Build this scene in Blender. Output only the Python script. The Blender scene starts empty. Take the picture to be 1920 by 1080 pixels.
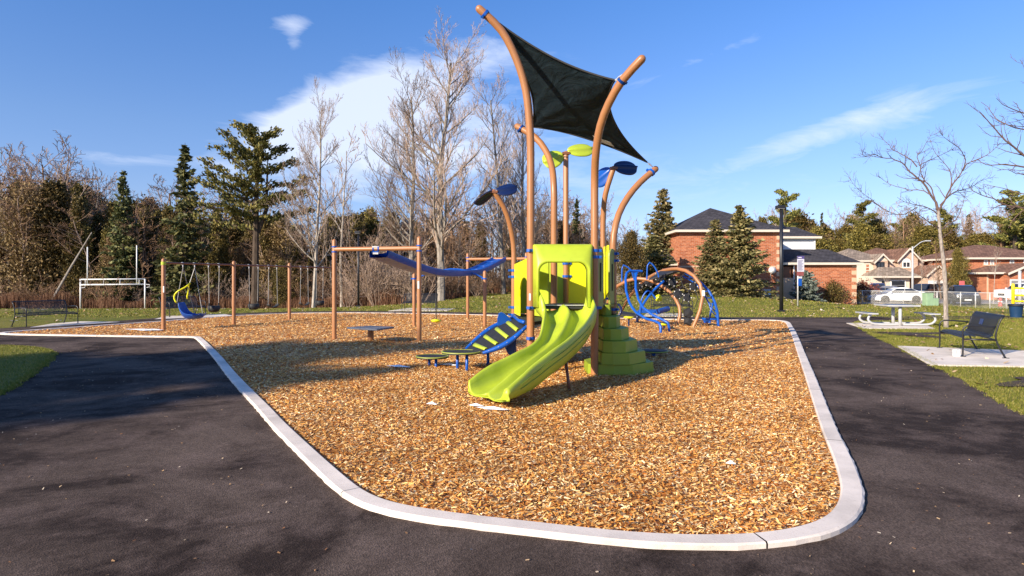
import bpy, math, random
import numpy as np
from mathutils import Vector, Matrix
R = math.radians
SC = bpy.context.scene
COL = SC.collection
# ---------------------------------------------------------------- camera
F, HY, CH = 1150.0, 525.0, 1.65          # focal length and horizon of the photograph in its pixels, eye height
cam = bpy.data.cameras.new("camera"); camo = bpy.data.objects.new("camera", cam); COL.objects.link(camo)
camo.location = (0, 0, CH); camo.rotation_euler = (R(90), 0, 0)
cam.sensor_width = 36; cam.lens = F / 1920 * 36; cam.shift_y = -15 / 1920
cam.clip_start = 0.05; cam.clip_end = 3000
SC.camera = camo
# ---------------------------------------------------------------- light
SUN_EL, SHADOW = 23.0, Vector((0.73, 0.68, 0)).normalized()      # direction shadows fall on the ground
sd = (SHADOW * math.cos(R(SUN_EL)) + Vector((0, 0, -math.sin(R(SUN_EL)))))
sun = bpy.data.lights.new("sun", 'SUN'); sun.energy = 5.0; sun.angle = R(0.53); sun.color = (1.0, 0.88, 0.70)
suno = bpy.data.objects.new("sun", sun); COL.objects.link(suno)
suno.rotation_euler = sd.to_track_quat('-Z', 'Y').to_euler(); suno.location = (-20, -20, 20)
SC.view_settings.view_transform = 'Standard'; SC.view_settings.look = 'None'
SC.view_settings.gamma = 1; SC.view_settings.exposure = 0.72
SC.cycles.max_bounces = 6; SC.cycles.transparent_max_bounces = 6
SC.cycles.use_denoising = True
wd = bpy.data.worlds.new("World"); SC.world = wd; wd.use_nodes = True
nt = wd.node_tree; N = nt.nodes; L = nt.links; N.clear()
def nd(N, typ, **kw):
    n = N.new(typ)
    for k, v in kw.items():
        if k.startswith('i_'): n.inputs[k[2:].replace('_', ' ')].default_value = v
        else: setattr(n, k, v)
    return n
sky = nd(N, 'ShaderNodeTexSky', sky_type='NISHITA', sun_disc=False)
sky.sun_elevation = R(SUN_EL); sky.sun_rotation = math.atan2(-SHADOW.x, -SHADOW.y) % (2 * math.pi)
sky.altitude = 250; sky.air_density = 1.0; sky.dust_density = 0.25; sky.ozone_density = 2.2
tc = nd(N, 'ShaderNodeTexCoord')
sepz = nd(N, 'ShaderNodeSeparateXYZ'); L.new(tc.outputs['Generated'], sepz.inputs[0])
tr_ = nd(N, 'ShaderNodeValToRGB'); L.new(sepz.outputs[2], tr_.inputs[0])
for i_, (p_, c_) in enumerate([(0.0, (.84, .92, 1.50)), (.10, (.98, 1.02, 1.38)), (.22, (.98, 1.13, 1.50)), (.42, (.76, 1.20, 1.80))]):
    if i_ > 1: tr_.color_ramp.elements.new(p_)
    tr_.color_ramp.elements[i_].position = p_; tr_.color_ramp.elements[i_].color = (*[q_ / 2 for q_ in c_], 1)
hsv = nd(N, 'ShaderNodeVectorMath', operation='MULTIPLY'); L.new(sky.outputs[0], hsv.inputs[0])
db_ = nd(N, 'ShaderNodeVectorMath', operation='SCALE'); L.new(tr_.outputs[0], db_.inputs[0]); db_.inputs['Scale'].default_value = 2.0
L.new(db_.outputs[0], hsv.inputs[1])
def vmath(op, a, b=None):
    n = nd(N, 'ShaderNodeVectorMath', operation=op)
    if isinstance(a, tuple): n.inputs[0].default_value = a
    else: L.new(a, n.inputs[0])
    if b is not None:
        if isinstance(b, tuple): n.inputs[1].default_value = b
        else: L.new(b, n.inputs[1])
    return n
def smath(op, a, b=0.0, clamp=False):
    n = nd(N, 'ShaderNodeMath', operation=op, use_clamp=clamp)
    for i, x in enumerate((a, b)):
        if isinstance(x, (int, float)): n.inputs[i].default_value = x
        else: L.new(x, n.inputs[i])
    return n.outputs[0]
def sky_dir(px, py): return Vector(((px - 960) / F, 1, -(py - HY) / F)).normalized()
def cloud_blob(px, py, rx, ry, tilt, strength):
    """soft elliptical region of the sky dome around one direction"""
    d = sky_dir(px, py); r = Vector((d.y, -d.x, 0)).normalized(); u = r.cross(d)
    c, s = math.cos(R(tilt)), math.sin(R(tilt)); r2 = r * c + u * s; u2 = u * c - r * s
    a = vmath('DOT_PRODUCT', tc.outputs['Generated'], tuple(r2 / (rx / F))).outputs['Value']
    b = vmath('DOT_PRODUCT', tc.outputs['Generated'], tuple(u2 / (ry / F))).outputs['Value']
    q = smath('ADD', smath('MULTIPLY', a, a), smath('MULTIPLY', b, b))
    g = smath('POWER', 2.718, smath('MULTIPLY', q, -1.0))
    fr = smath('GREATER_THAN', vmath('DOT_PRODUCT', tc.outputs['Generated'], tuple(d)).outputs['Value'], 0.0)
    return smath('MULTIPLY', smath('MULTIPLY', g, fr), strength)
mp = nd(N, 'ShaderNodeMapping'); L.new(tc.outputs['Generated'], mp.inputs[0])
mp.inputs['Rotation'].default_value = (0, R(-24), 0); mp.inputs['Scale'].default_value = (3.2, 3.2, 13)
n1 = nd(N, 'ShaderNodeTexNoise'); n1.inputs['Scale'].default_value = 2.1; n1.inputs['Detail'].default_value = 9
n1.inputs['Roughness'].default_value = 0.62; n1.inputs['Distortion'].default_value = 0.5; L.new(mp.outputs[0], n1.inputs['Vector'])
tot = None
for args in [(640, 205, 135, 50, 24, 1.15), (800, 160, 190, 60, 18, 1.15), (690, 300, 170, 62, 8, 1.2), (560, 235, 70, 30, 22, 0.9),
             (545, 45, 42, 16, 12, 0.95), (550, 78, 14, 26, -10, 0.5), (1290, 120, 150, 12, 16, .55), (1350, 165, 170, 12, 20, .35), (1740, 195, 290, 30, 12, .42),
             (1560, 240, 180, 22, 14, .55), (1040, 300, 160, 60, 0, .55), (240, 298, 90, 10, 2, .5), (900, 250, 120, 60, 10, .6),
             (1500, 330, 400, 60, 4, .22), (500, 300, 250, 60, 4, .28), (130, 245, 40, 6, 0, .35), (210, 20, 20, 18, 60, .35)]:
    g = cloud_blob(*args)
    tot = g if tot is None else smath('ADD', tot, g)
cov = smath('ADD', tot, smath('MULTIPLY', smath('SUBTRACT', n1.outputs[0], 0.5), 2.3))
cov = smath('SUBTRACT', cov, 0.36)
fac = smath('MULTIPLY', smath('MULTIPLY', cov, smath('MINIMUM', smath('MULTIPLY', tot, 2.2), 1.0), clamp=True), 0.72)
mx = nd(N, 'ShaderNodeMix', data_type='RGBA')
L.new(fac, mx.inputs[0]); L.new(hsv.outputs[0], mx.inputs[6]); mx.inputs[7].default_value = (8.4, 9.0, 10.4, 1)
bg = nd(N, 'ShaderNodeBackground'); bg.inputs['Strength'].default_value = 0.074
L.new(mx.outputs[2], bg.inputs[0]); wo = nd(N, 'ShaderNodeOutputWorld'); L.new(bg.outputs[0], wo.inputs[0])

# ---------------------------------------------------------------- terrain and pixel -> world helpers
def S(t):
    t = np.clip(t, 0, 1); return t * t * (3 - 2 * t)
def T(x, y):
    """height of the ground"""
    left = -1.15 * S((y - 31) / 30) * S((-x - 3) / 13)
    hill = 0.42 * S((y - 33) / 14) * S((x + 7) / 8) * S((30 - x) / 8)
    right = -0.55 * S((y - 24) / 22) * S((x - 15) / 12)
    back = 0.9 * S((y - 62) / 40) * S((x - 20) / 20)
    return left + hill + right + back
def Wp(px, py, D): return Vector(((px - 960) / F * D, D, CH - (py - HY) / F * D))
def G(px, py, z=None):
    """point of the ground under a pixel of the photograph"""
    if z is not None:
        D = (CH - z) * F / (py - HY); return Vector(((px - 960) / F * D, D, z))
    D = 3.0
    while D < 200:
        if Wp(px, py, D).z <= float(T((px - 960) / F * D, D)): break
        D += 0.05
    x = (px - 960) / F * D
    return Vector((x, D, float(T(x, D))))
def Gxy(px, D):
    x = (px - 960) / F * D
    return Vector((x, D, float(T(x, D))))

# ---------------------------------------------------------------- object helpers
def thing(name, label, cat, loc=(0, 0, 0), rz=0.0, group=None):
    o = bpy.data.objects.new(name, None); COL.objects.link(o); o.empty_display_size = 0.2
    o.location = loc; o.rotation_euler = (0, 0, rz); o['label'] = label; o['category'] = cat
    if group: o['group'] = group
    return o
def tag(o, label, cat, group=None):
    o['label'] = label; o['category'] = cat
    if group: o['group'] = group
    return o
def root(o):
    while o.parent: o = o.parent
    return o
def basis(d):
    d = Vector(d).normalized(); a = Vector((0, 0, 1)) if abs(d.z) < 0.9 else Vector((1, 0, 0))
    u = a.cross(d).normalized(); return u, d.cross(u)
class MB:
    def __init__(s): s.v = []; s.f = []
    def add(s, vs, fs):
        b = len(s.v); s.v += [tuple(p) for p in vs]; s.f += [tuple(b + i for i in f) for f in fs]; return s
    def tube(s, pts, r, n=12, cap=True, dome=False):
        pts = [Vector(p) for p in pts]; m = len(pts)
        if not isinstance(r, (list, tuple)): r = [r] * m
        r = list(r)
        if dome:
            d = (pts[-1] - pts[-2]).normalized(); e = pts[-1]; rr = r[-1]
            for a in (30, 60, 82): pts.append(e + d * rr * math.sin(R(a))); r.append(rr * math.cos(R(a)))
            m = len(pts)
        u = None; vs = []
        for i in range(m):
            d = (pts[min(i + 1, m - 1)] - pts[max(i - 1, 0)])
            if d.length < 1e-9: d = Vector((0, 0, 1))
            d.normalize()
            if u is None: u, w = basis(d)
            else:
                u = u - d * u.dot(d)
                if u.length < 1e-6: u, w = basis(d)
                u.normalize(); w = d.cross(u)
            for k in range(n):
                a = 2 * math.pi * k / n; vs.append(pts[i] + (u * math.cos(a) + w * math.sin(a)) * r[i])
        fs = [(i * n + k, i * n + (k + 1) % n, (i + 1) * n + (k + 1) % n, (i + 1) * n + k) for i in range(m - 1) for k in range(n)]
        if cap: fs += [tuple(range(n))[::-1], tuple((m - 1) * n + k for k in range(n))]
        return s.add(vs, fs)
    def box(s, c, size, ax=None):
        c = Vector(c); ax = ax or (Vector((1, 0, 0)), Vector((0, 1, 0)), Vector((0, 0, 1)))
        h = [Vector(a).normalized() * q / 2 for a, q in zip(ax, size)]
        vs = [c + h[0] * i + h[1] * j + h[2] * k for k in (-1, 1) for j in (-1, 1) for i in (-1, 1)]
        return s.add(vs, [(0, 2, 3, 1), (4, 5, 7, 6), (0, 1, 5, 4), (2, 6, 7, 3), (0, 4, 6, 2), (1, 3, 7, 5)])
    def bx(s, x0, x1, y0, y1, z0, z1):
        return s.box(((x0 + x1) / 2, (y0 + y1) / 2, (z0 + z1) / 2), (abs(x1 - x0), abs(y1 - y0), abs(z1 - z0)))
    def slab(s, poly, t):
        """polygon given by 3-D points, thickened by vector t"""
        poly = [Vector(p) for p in poly]; t = Vector(t); n = len(poly)
        return s.add([p for p in poly] + [p + t for p in poly],
                     [tuple(range(n))[::-1], tuple(range(n, 2 * n))] + [(i, (i + 1) % n, n + (i + 1) % n, n + i) for i in range(n)])
    def prism(s, poly, z0, z1): return s.slab([(p[0], p[1], z0) for p in poly], (0, 0, z1 - z0))
    def grid(s, P, closed=False):
        a, b = len(P), len(P[0]); vs = [p for row in P for p in row]; bb = b if closed else b - 1
        return s.add(vs, [(i * b + j, i * b + (j + 1) % b, (i + 1) * b + (j + 1) % b, (i + 1) * b + j) for i in range(a - 1) for j in range(bb)])
    def lathe(s, c, prof, n=20, ax=(0, 0, 1)):
        c = Vector(c); d = Vector(ax).normalized(); u, w = basis(d)
        P = [[c + d * z + (u * math.cos(2 * math.pi * k / n) + w * math.sin(2 * math.pi * k / n)) * r for k in range(n)] for r, z in prof]
        s.grid(P, closed=True)
        b = len(s.v) - n * len(prof); s.f += [tuple(b + k for k in range(n))[::-1], tuple(b + (len(prof) - 1) * n + k for k in range(n))]
        return s
    def mesh(s, name, mat, off=Vector((0, 0, 0)), smooth=False):
        me = bpy.data.meshes.new(name)
        me.from_pydata([(p[0] - off[0], p[1] - off[1], p[2] - off[2]) for p in s.v], [], s.f); me.materials.append(mat)
        if smooth: me.shade_smooth()
        me.update(); return me
    def build(s, name, mat, parent=None, smooth=False, world=True, bevel=0, subd=0, solid=0, autos=None):
        off = Vector(root(parent).location) if (parent and world) else Vector((0, 0, 0))
        me = s.mesh(name, mat, off, smooth)
        if autos is not None:
            me.shade_smooth(); me.set_sharp_from_angle(angle=R(autos))
        o = bpy.data.objects.new(name, me); COL.objects.link(o)
        if parent: o.parent = parent
        if solid:
            m = o.modifiers.new('solid', 'SOLIDIFY'); m.thickness = solid; m.offset = 0
        if subd:
            m = o.modifiers.new('sub', 'SUBSURF'); m.levels = subd; m.render_levels = subd
        if bevel:
            m = o.modifiers.new('bevel', 'BEVEL'); m.width = bevel; m.segments = 2; m.limit_method = 'ANGLE'
        return o
def kids(o): return list(o.children)
def copy_tree(o, parent=None):
    c = o.copy(); COL.objects.link(c); c.parent = parent
    for ch in kids(o): copy_tree(ch, c)
    return c
def struct(o): o['kind'] = 'structure'; return o
def stuff(o, label=None, cat=None):
    o['kind'] = 'stuff'
    if label: o['label'] = label
    if cat: o['category'] = cat
    return o
def np_mesh(name, verts, faces, mat, parent=None):
    """fast mesh from numpy arrays; faces all with the same corner count"""
    me = bpy.data.meshes.new(name); nv, (nf, k) = len(verts), faces.shape
    me.vertices.add(nv); me.vertices.foreach_set('co', verts.astype(np.float32).ravel())
    me.loops.add(nf * k); me.loops.foreach_set('vertex_index', faces.astype(np.int32).ravel())
    me.polygons.add(nf); me.polygons.foreach_set('loop_start', np.arange(0, nf * k, k, dtype=np.int32))
    try: me.polygons.foreach_set('loop_total', np.full(nf, k, dtype=np.int32))
    except Exception: pass
    me.update(calc_edges=True); me.validate(); me.materials.append(mat)
    o = bpy.data.objects.new(name, me); COL.objects.link(o)
    if parent: o.parent = parent
    return o
def catmull(P, step):
    P = [Vector(p) for p in P]; out = []
    for i in range(len(P) - 1):
        a, b, c, d = P[max(i - 1, 0)], P[i], P[i + 1], P[min(i + 2, len(P) - 1)]
        n = max(1, int((c - b).length / step))
        for k in range(n):
            t = k / n
            out.append(0.5 * ((2 * b) + (c - a) * t + (2 * a - 5 * b + 4 * c - d) * t * t + (3 * b - a - 3 * c + d) * t ** 3))
    out.append(P[-1]); return out
def pxpath(px, D0, D1, step=0.12, d_from=0):
    """smooth path through pixels; depth runs from D0 to D1 after point d_from"""
    n = len(px); pts = []
    acc = [0]
    for i in range(1, n): acc.append(acc[-1] + (math.hypot(px[i][0] - px[i-1][0], px[i][1] - px[i-1][1]) if i > d_from else 0))
    tot_ = acc[-1] or 1
    return catmull([Wp(x, y, D0 + (D1 - D0) * (acc[i] / tot_)) for i, (x, y) in enumerate(px)], step)

# ---------------------------------------------------------------- materials
MATS = {}
class NT:
    def __init__(s, name):
        s.m = bpy.data.materials.new(name); s.m.use_nodes = True; s.n = s.m.node_tree.nodes; s.l = s.m.node_tree.links
        s.b = s.n['Principled BSDF']; MATS[name] = s.m
    def new(s, typ, **kw): return nd(s.n, typ, **kw)
    def coord(s, kind='Object', scale=(1, 1, 1), rot=(0, 0, 0)):
        t = s.new('ShaderNodeTexCoord'); m = s.new('ShaderNodeMapping'); s.l.new(t.outputs[kind], m.inputs[0])
        m.inputs['Scale'].default_value = scale; m.inputs['Rotation'].default_value = rot; return m.outputs[0]
    def noise(s, vec, scale, detail=4, rough=0.55, dist=0):
        n = s.new('ShaderNodeTexNoise'); s.l.new(vec, n.inputs['Vector']); n.inputs['Scale'].default_value = scale
        n.inputs['Detail'].default_value = detail; n.inputs['Roughness'].default_value = rough; n.inputs['Distortion'].default_value = dist
        return n.outputs[0]
    def ramp(s, fac, stops, interp='LINEAR'):
        r = s.new('ShaderNodeValToRGB'); r.color_ramp.interpolation = interp; s.l.new(fac, r.inputs[0])
        e = r.color_ramp.elements
        while len(e) < len(stops): e.new(0.5)
        for i, (p, c) in enumerate(stops):
            e[i].position = p; e[i].color = (*c, 1) if len(c) == 3 else c
        return r.outputs[0]
    def mix(s, fac, a, b, mode='MIX'):
        m = s.new('ShaderNodeMix', data_type='RGBA', blend_type=mode)
        for i, x in ((0, fac), (6, a), (7, b)):
            if isinstance(x, (int, float)): m.inputs[i].default_value = x
            elif isinstance(x, tuple): m.inputs[i].default_value = (*x, 1) if len(x) == 3 else x
            else: s.l.new(x, m.inputs[i])
        return m.outputs[2]
    def math(s, op, a, b=0.0, clamp=False):
        m = s.new('ShaderNodeMath', operation=op, use_clamp=clamp)
        for i, x in enumerate((a, b)):
            if isinstance(x, (int, float)): m.inputs[i].default_value = x
            else: s.l.new(x, m.inputs[i])
        return m.outputs[0]
    def bump(s, h, strength=0.3, dist=0.01):
        b = s.new('ShaderNodeBump'); b.inputs['Strength'].default_value = strength; b.inputs['Distance'].default_value = dist
        s.l.new(h, b.inputs['Height']); s.l.new(b.outputs[0], s.b.inputs['Normal'])
    def fin(s, col, rough=0.6, metal=0.0, spec=None):
        if isinstance(col, tuple): s.b.inputs['Base Color'].default_value = (*col, 1)
        else: s.l.new(col, s.b.inputs['Base Color'])
        if isinstance(rough, (int, float)): s.b.inputs['Roughness'].default_value = rough
        else: s.l.new(rough, s.b.inputs['Roughness'])
        s.b.inputs['Metallic'].default_value = metal
        if spec is not None: s.b.inputs['Specular IOR Level'].default_value = spec
        return s.m
def plain(name, col, rough=0.5, metal=0.0, var=0.12, scale=3.0, bump=0.0, spec=None):
    t = NT(name); c = t.coord(); f = t.noise(c, scale, 5)
    lo = tuple(x * (1 - var) for x in col); hi = tuple(min(1, x * (1 + var)) for x in col)
    t.fin(t.ramp(f, [(0.3, lo), (0.7, hi)]), t.math('ADD', t.math('MULTIPLY', f, 0.2), rough - 0.1), metal, spec)
    if bump: t.bump(t.noise(c, scale * 30, 3), bump, 0.004)
    return t.m
def leafy(name, stops, rough=0.6, trans=0.15, spec=0.25, objvar=0.3):
    """foliage colour varies per leaf and per tree"""
    t = NT(name); g = t.new('ShaderNodeNewGeometry'); oi = t.new('ShaderNodeObjectInfo')
    c = t.ramp(g.outputs['Random Per Island'], stops)
    h = t.new('ShaderNodeHueSaturation'); t.l.new(c, h.inputs['Color'])
    t.l.new(t.math('ADD', t.math('MULTIPLY', oi.outputs['Random'], 0.03), 0.485), h.inputs['Hue'])
    t.l.new(t.math('ADD', t.math('MULTIPLY', oi.outputs['Random'], objvar * 2), 1 - objvar), h.inputs['Value'])
    t.fin(h.outputs[0], rough, 0, spec)
    if trans:
        tr = t.new('ShaderNodeBsdfTranslucent'); t.l.new(h.outputs[0], tr.inputs['Color'])
        ms = t.new('ShaderNodeMixShader'); ms.inputs[0].default_value = trans
        t.l.new(t.b.outputs[0], ms.inputs[1]); t.l.new(tr.outputs[0], ms.inputs[2]); t.l.new(ms.outputs[0], t.n['Material Output'].inputs[0])
    return t.m
def mat_asphalt():
    t = NT('asphalt'); c = t.coord('Object')
    big = t.noise(c, 0.55, 8, 0.68, 0.6); mid = t.noise(c, 1.5, 9, 0.72, 0.3); fine = t.noise(c, 160, 2, 0.7)
    vo = t.new('ShaderNodeTexVoronoi'); t.l.new(c, vo.inputs['Vector']); vo.inputs['Scale'].default_value = 90
    base = t.ramp(big, [(0.43, (0.030, 0.0205, 0.0170)), (0.485, (0.062, 0.0445, 0.0365)), (0.60, (0.108, 0.080, 0.066))])
    dust = t.ramp(mid, [(0.48, (0, 0, 0)), (0.66, (1, 1, 1))])
    c2 = t.mix(t.math('MULTIPLY', dust, 0.55), base, (0.15, 0.11, 0.095))
    sp = t.ramp(t.noise(c, 34, 3, 0.8), [(0.69, (0, 0, 0)), (0.74, (1, 1, 1))])
    c3 = t.mix(t.math('MULTIPLY', sp, 0.5), c2, (0.17, 0.14, 0.125))
    gr = t.ramp(vo.outputs['Color'], [(0, (0.45, 0.45, 0.45)), (1, (1.65, 1.58, 1.52))])
    c4 = t.mix(0.85, c3, gr, 'MULTIPLY')
    t.fin(c4, 0.95, 0, 0.12)
    t.bump(t.math('ADD', vo.outputs['Distance'], t.math('MULTIPLY', fine, 0.6)), 0.55, 0.006)
    return t.m
def mat_chips():
    t = NT('wood_chip_ground'); c = t.coord('Object')
    w = t.new('ShaderNodeTexNoise'); t.l.new(c, w.inputs['Vector']); w.inputs['Scale'].default_value = 9
    av = t.new('ShaderNodeVectorMath', operation='SCALE'); t.l.new(w.outputs['Color'], av.inputs[0]); av.inputs['Scale'].default_value = 0.12
    ad = t.new('ShaderNodeVectorMath', operation='ADD'); t.l.new(c, ad.inputs[0]); t.l.new(av.outputs[0], ad.inputs[1])
    vo = t.new('ShaderNodeTexVoronoi'); t.l.new(ad.outputs[0], vo.inputs['Vector']); vo.inputs['Scale'].default_value = 26
    sep = t.new('ShaderNodeSeparateColor'); t.l.new(vo.outputs['Color'], sep.inputs[0])
    col = t.ramp(sep.outputs[0], [(0.0, (0.28, 0.09, 0.02)), (0.3, (0.55, 0.21, 0.045)), (0.6, (0.70, 0.37, 0.125)), (0.85, (0.82, 0.54, 0.25)), (1, (0.90, 0.70, 0.42))])
    dk = t.ramp(t.noise(c, 0.9, 5, 0.6), [(0.3, (0.72, 0.66, 0.6)), (0.65, (1.05, 1.05, 1.05))])
    t.fin(t.mix(1.0, col, dk, 'MULTIPLY'), 0.8, 0, 0.2)
    t.bump(t.math('ADD', sep.outputs[1], vo.outputs['Distance']), 0.9, 0.02)
    return t.m
def mat_grass():
    t = NT('lawn_grass'); c = t.coord('Object')
    a = t.noise(c, 0.22, 6, 0.6, 0.3); b = t.noise(c, 2.6, 5, 0.65); f = t.noise(c, 45, 3, 0.7)
    base = t.ramp(a, [(0.32, (0.130, 0.155, 0.018)), (0.5, (0.215, 0.205, 0.030)), (0.68, (0.31, 0.24, 0.058))])
    m2 = t.ramp(b, [(0.42, (0, 0, 0)), (0.72, (1, 1, 1))])
    c2 = t.mix(t.math('MULTIPLY', m2, 0.55), base, (0.27, 0.205, 0.07))
    fm = t.ramp(f, [(0.3, (0.5, 0.5, 0.5)), (0.7, (1.35, 1.35, 1.35))])
    st = t.ramp(t.noise(t.coord('Object', (0.6, 5, 1)), 1.6, 5, 0.7), [(0.35, (0.72,) * 3), (0.65, (1.15,) * 3)])
    t.fin(t.mix(1.0, t.mix(0.8, c2, fm, 'MULTIPLY'), st, 'MULTIPLY'), 0.85, 0, 0.15)
    t.bump(f, 0.9, 0.03)
    return t.m
def mat_concrete(name, col=(0.76, 0.66, 0.56)):
    t = NT(name); c = t.coord('Object'); a = t.noise(c, 1.3, 7, 0.65); b = t.noise(c, 60, 3, 0.7)
    k = t.ramp(a, [(0.3, tuple(x * 0.72 for x in col)), (0.62, tuple(x * 1.1 for x in col))])
    s2 = t.ramp(b, [(0.28, (0.72, 0.68, 0.64)), (0.42, (1, 1, 1))])
    t.fin(t.mix(0.75, k, s2, 'MULTIPLY'), 0.85, 0, 0.25); t.bump(b, 0.25, 0.004); return t.m
def mat_brick(name, c1, c2, mortar=(0.42, 0.35, 0.30), scale=1.0):
    t = NT(name); tcn = t.new('ShaderNodeTexCoord'); sp = t.new('ShaderNodeSeparateXYZ'); t.l.new(tcn.outputs['Object'], sp.inputs[0])
    cb = t.new('ShaderNodeCombineXYZ'); t.l.new(t.math('ADD', sp.outputs[0], sp.outputs[1]), cb.inputs[0]); t.l.new(sp.outputs[2], cb.inputs[1])
    b = t.new('ShaderNodeTexBrick'); t.l.new(cb.outputs[0], b.inputs['Vector']); b.inputs['Scale'].default_value = 1.0 / scale
    b.inputs['Color1'].default_value = (*c1, 1); b.inputs['Color2'].default_value = (*c2, 1); b.inputs['Mortar'].default_value = (*mortar, 1)
    b.inputs['Mortar Size'].default_value = 0.010; b.inputs['Brick Width'].default_value = 0.36; b.inputs['Row Height'].default_value = 0.125
    b.inputs['Bias'].default_value = -0.1
    n = t.ramp(t.noise(cb.outputs[0], 7, 5, 0.7), [(0.3, (0.7,) * 3), (0.7, (1.25,) * 3)])
    t.fin(t.mix(0.8, b.outputs[0], n, 'MULTIPLY'), 0.85, 0, 0.2); t.bump(b.outputs[1], -0.4, 0.01); return t.m
def mat_shingle(name, col):
    t = NT(name); c = t.coord('Object', (1, 1, 1)); b = t.new('ShaderNodeTexBrick'); t.l.new(c, b.inputs['Vector'])
    b.inputs['Color1'].default_value = (*[x * 0.7 for x in col], 1); b.inputs['Color2'].default_value = (*[x * 1.35 for x in col], 1)
    b.inputs['Mortar'].default_value = (*[x * 0.45 for x in col], 1); b.inputs['Scale'].default_value = 1
    b.inputs['Brick Width'].default_value = 0.35; b.inputs['Row Height'].default_value = 0.28; b.inputs['Mortar Size'].default_value = 0.02
    n = t.ramp(t.noise(c, 2.5, 6, 0.7), [(0.3, (0.75,) * 3), (0.7, (1.2,) * 3)])
    t.fin(t.mix(0.9, b.outputs[0], n, 'MULTIPLY'), 0.9, 0, 0.2); return t.m
def mat_bark(name, a, b, scale=8):
    t = NT(name); c = t.coord('Object', (1, 1, 0.25)); f = t.noise(c, scale, 6, 0.7)
    oi = t.new('ShaderNodeObjectInfo'); k = t.ramp(f, [(0.35, a), (0.65, b)])
    h = t.new('ShaderNodeHueSaturation'); t.l.new(k, h.inputs['Color']); t.l.new(t.math('ADD', t.math('MULTIPLY', oi.outputs['Random'], 0.5), 0.75), h.inputs['Value'])
    t.fin(h.outputs[0], 0.9, 0, 0.15); return t.m

M_TAN = plain('tan_paint', (0.37, 0.160, 0.062), 0.40, 0, 0.06, 2.0, 0.02)
M_TAN2 = plain('brown_paint', (0.20, 0.075, 0.035), 0.4, 0, 0.1)
M_BLUE = plain('blue_paint', (0.005, 0.085, 0.42), 0.36, 0, 0.08)
M_BLUE2 = plain('blue_plastic', (0.006, 0.075, 0.36), 0.34, 0, 0.06)
M_NAVY_SHADE = plain('navy_and_shaded_blue_plastic', (0.006, 0.016, 0.075), 0.3, 0, 0.08)  # near-black navy puts the leaf toppers' shaded undersides into the colour
M_LIME = plain('lime_plastic', (0.40, 0.49, 0.032), 0.40, 0, 0.12, 2.5, 0.06)
M_LIME2 = plain('yellow_green_plastic', (0.72, 0.70, 0.008), 0.42, 0, 0.05)
M_OLIVE_SHADE = plain('olive_and_shaded_green_plastic', (0.27, 0.30, 0.045), 0.5, 0, 0.06)  # olive that also holds the shade side of the stair panels
M_STEP = plain('moss_green_plastic', (0.25, 0.32, 0.018), 0.55, 0, 0.12, 4.0, 0.1)
M_RUB = plain('black_rubber', (0.018, 0.018, 0.020), 0.65, 0, 0.3, 20)
M_BLACK = plain('black_metal', (0.014, 0.014, 0.018), 0.38, 0.0, 0.2)
M_BENCH = plain('dark_blue_metal', (0.011, 0.013, 0.020), 0.42, 0.0, 0.2)
M_STEEL = plain('galvanised_steel', (0.62, 0.60, 0.58), 0.45, 0.3, 0.15, 6)
M_LGREY = plain('light_grey_metal', (0.50, 0.50, 0.50), 0.5, 0.2, 0.1)
M_TABLE = plain('grey_table_top', (0.16, 0.17, 0.20), 0.5, 0.2, 0.1)
M_WHITE = plain('white_paint', (0.78, 0.78, 0.78), 0.4, 0, 0.03)
M_STICK = plain('white_sticker', (0.75, 0.75, 0.75), 0.6, 0, 0.03)
M_ROPE = plain('black_rope', (0.025, 0.024, 0.026), 0.8, 0, 0.3)
M_CHAIN = plain('chain_steel', (0.30, 0.29, 0.28), 0.5, 0.6, 0.2, 30)
M_YEL = plain('yellow_paint', (0.85, 0.62, 0.01), 0.4, 0, 0.05)
M_RED = plain('red_paint', (0.55, 0.05, 0.03), 0.45, 0, 0.1)
M_ASPH = mat_asphalt(); M_CHIPS = mat_chips(); M_GRASS = mat_grass(); M_CONC = mat_concrete('concrete'); M_CURB = mat_concrete('curb_concrete', (0.76, 0.66, 0.575))
M_SNOW = plain('old_snow', (0.82, 0.83, 0.86), 0.7, 0, 0.08, 20, 0.3)
M_SOIL = plain('dark_soil', (0.045, 0.022, 0.013), 0.9, 0, 0.6, 14, 0.5)
M_BARK = mat_bark('pale_bark', (0.20, 0.165, 0.135), (0.42, 0.37, 0.32)); M_TWIG = mat_bark('twig_bark', (0.24, 0.165, 0.125), (0.42, 0.31, 0.24))
M_DBARK = mat_bark('dark_bark', (0.045, 0.032, 0.024), (0.11, 0.08, 0.06)); M_RTWIG = mat_bark('brown_twigs', (0.17, 0.098, 0.058), (0.32, 0.20, 0.125))
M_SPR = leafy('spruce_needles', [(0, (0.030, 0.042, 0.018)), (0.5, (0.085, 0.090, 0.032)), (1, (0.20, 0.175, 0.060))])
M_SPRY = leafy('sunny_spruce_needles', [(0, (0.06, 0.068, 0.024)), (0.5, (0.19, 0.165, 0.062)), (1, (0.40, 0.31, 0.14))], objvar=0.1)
M_BSPR = leafy('blue_spruce_needles', [(0, (0.07, 0.10, 0.08)), (0.5, (0.16, 0.19, 0.16)), (1, (0.30, 0.33, 0.28))])
M_PINE = leafy('pine_needles', [(0, (0.045, 0.055, 0.016)), (0.5, (0.145, 0.140, 0.036)), (1, (0.31, 0.25, 0.065))], objvar=0.15)
M_CED = leafy('cedar_leaves', [(0, (0.045, 0.038, 0.014)), (0.45, (0.125, 0.100, 0.030)), (0.8, (0.23, 0.17, 0.050)), (1, (0.34, 0.235, 0.08))])
M_CEDY = leafy('golden_cedar_leaves', [(0, (0.055, 0.048, 0.014)), (0.5, (0.15, 0.115, 0.028)), (1, (0.28, 0.20, 0.055))])
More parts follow.
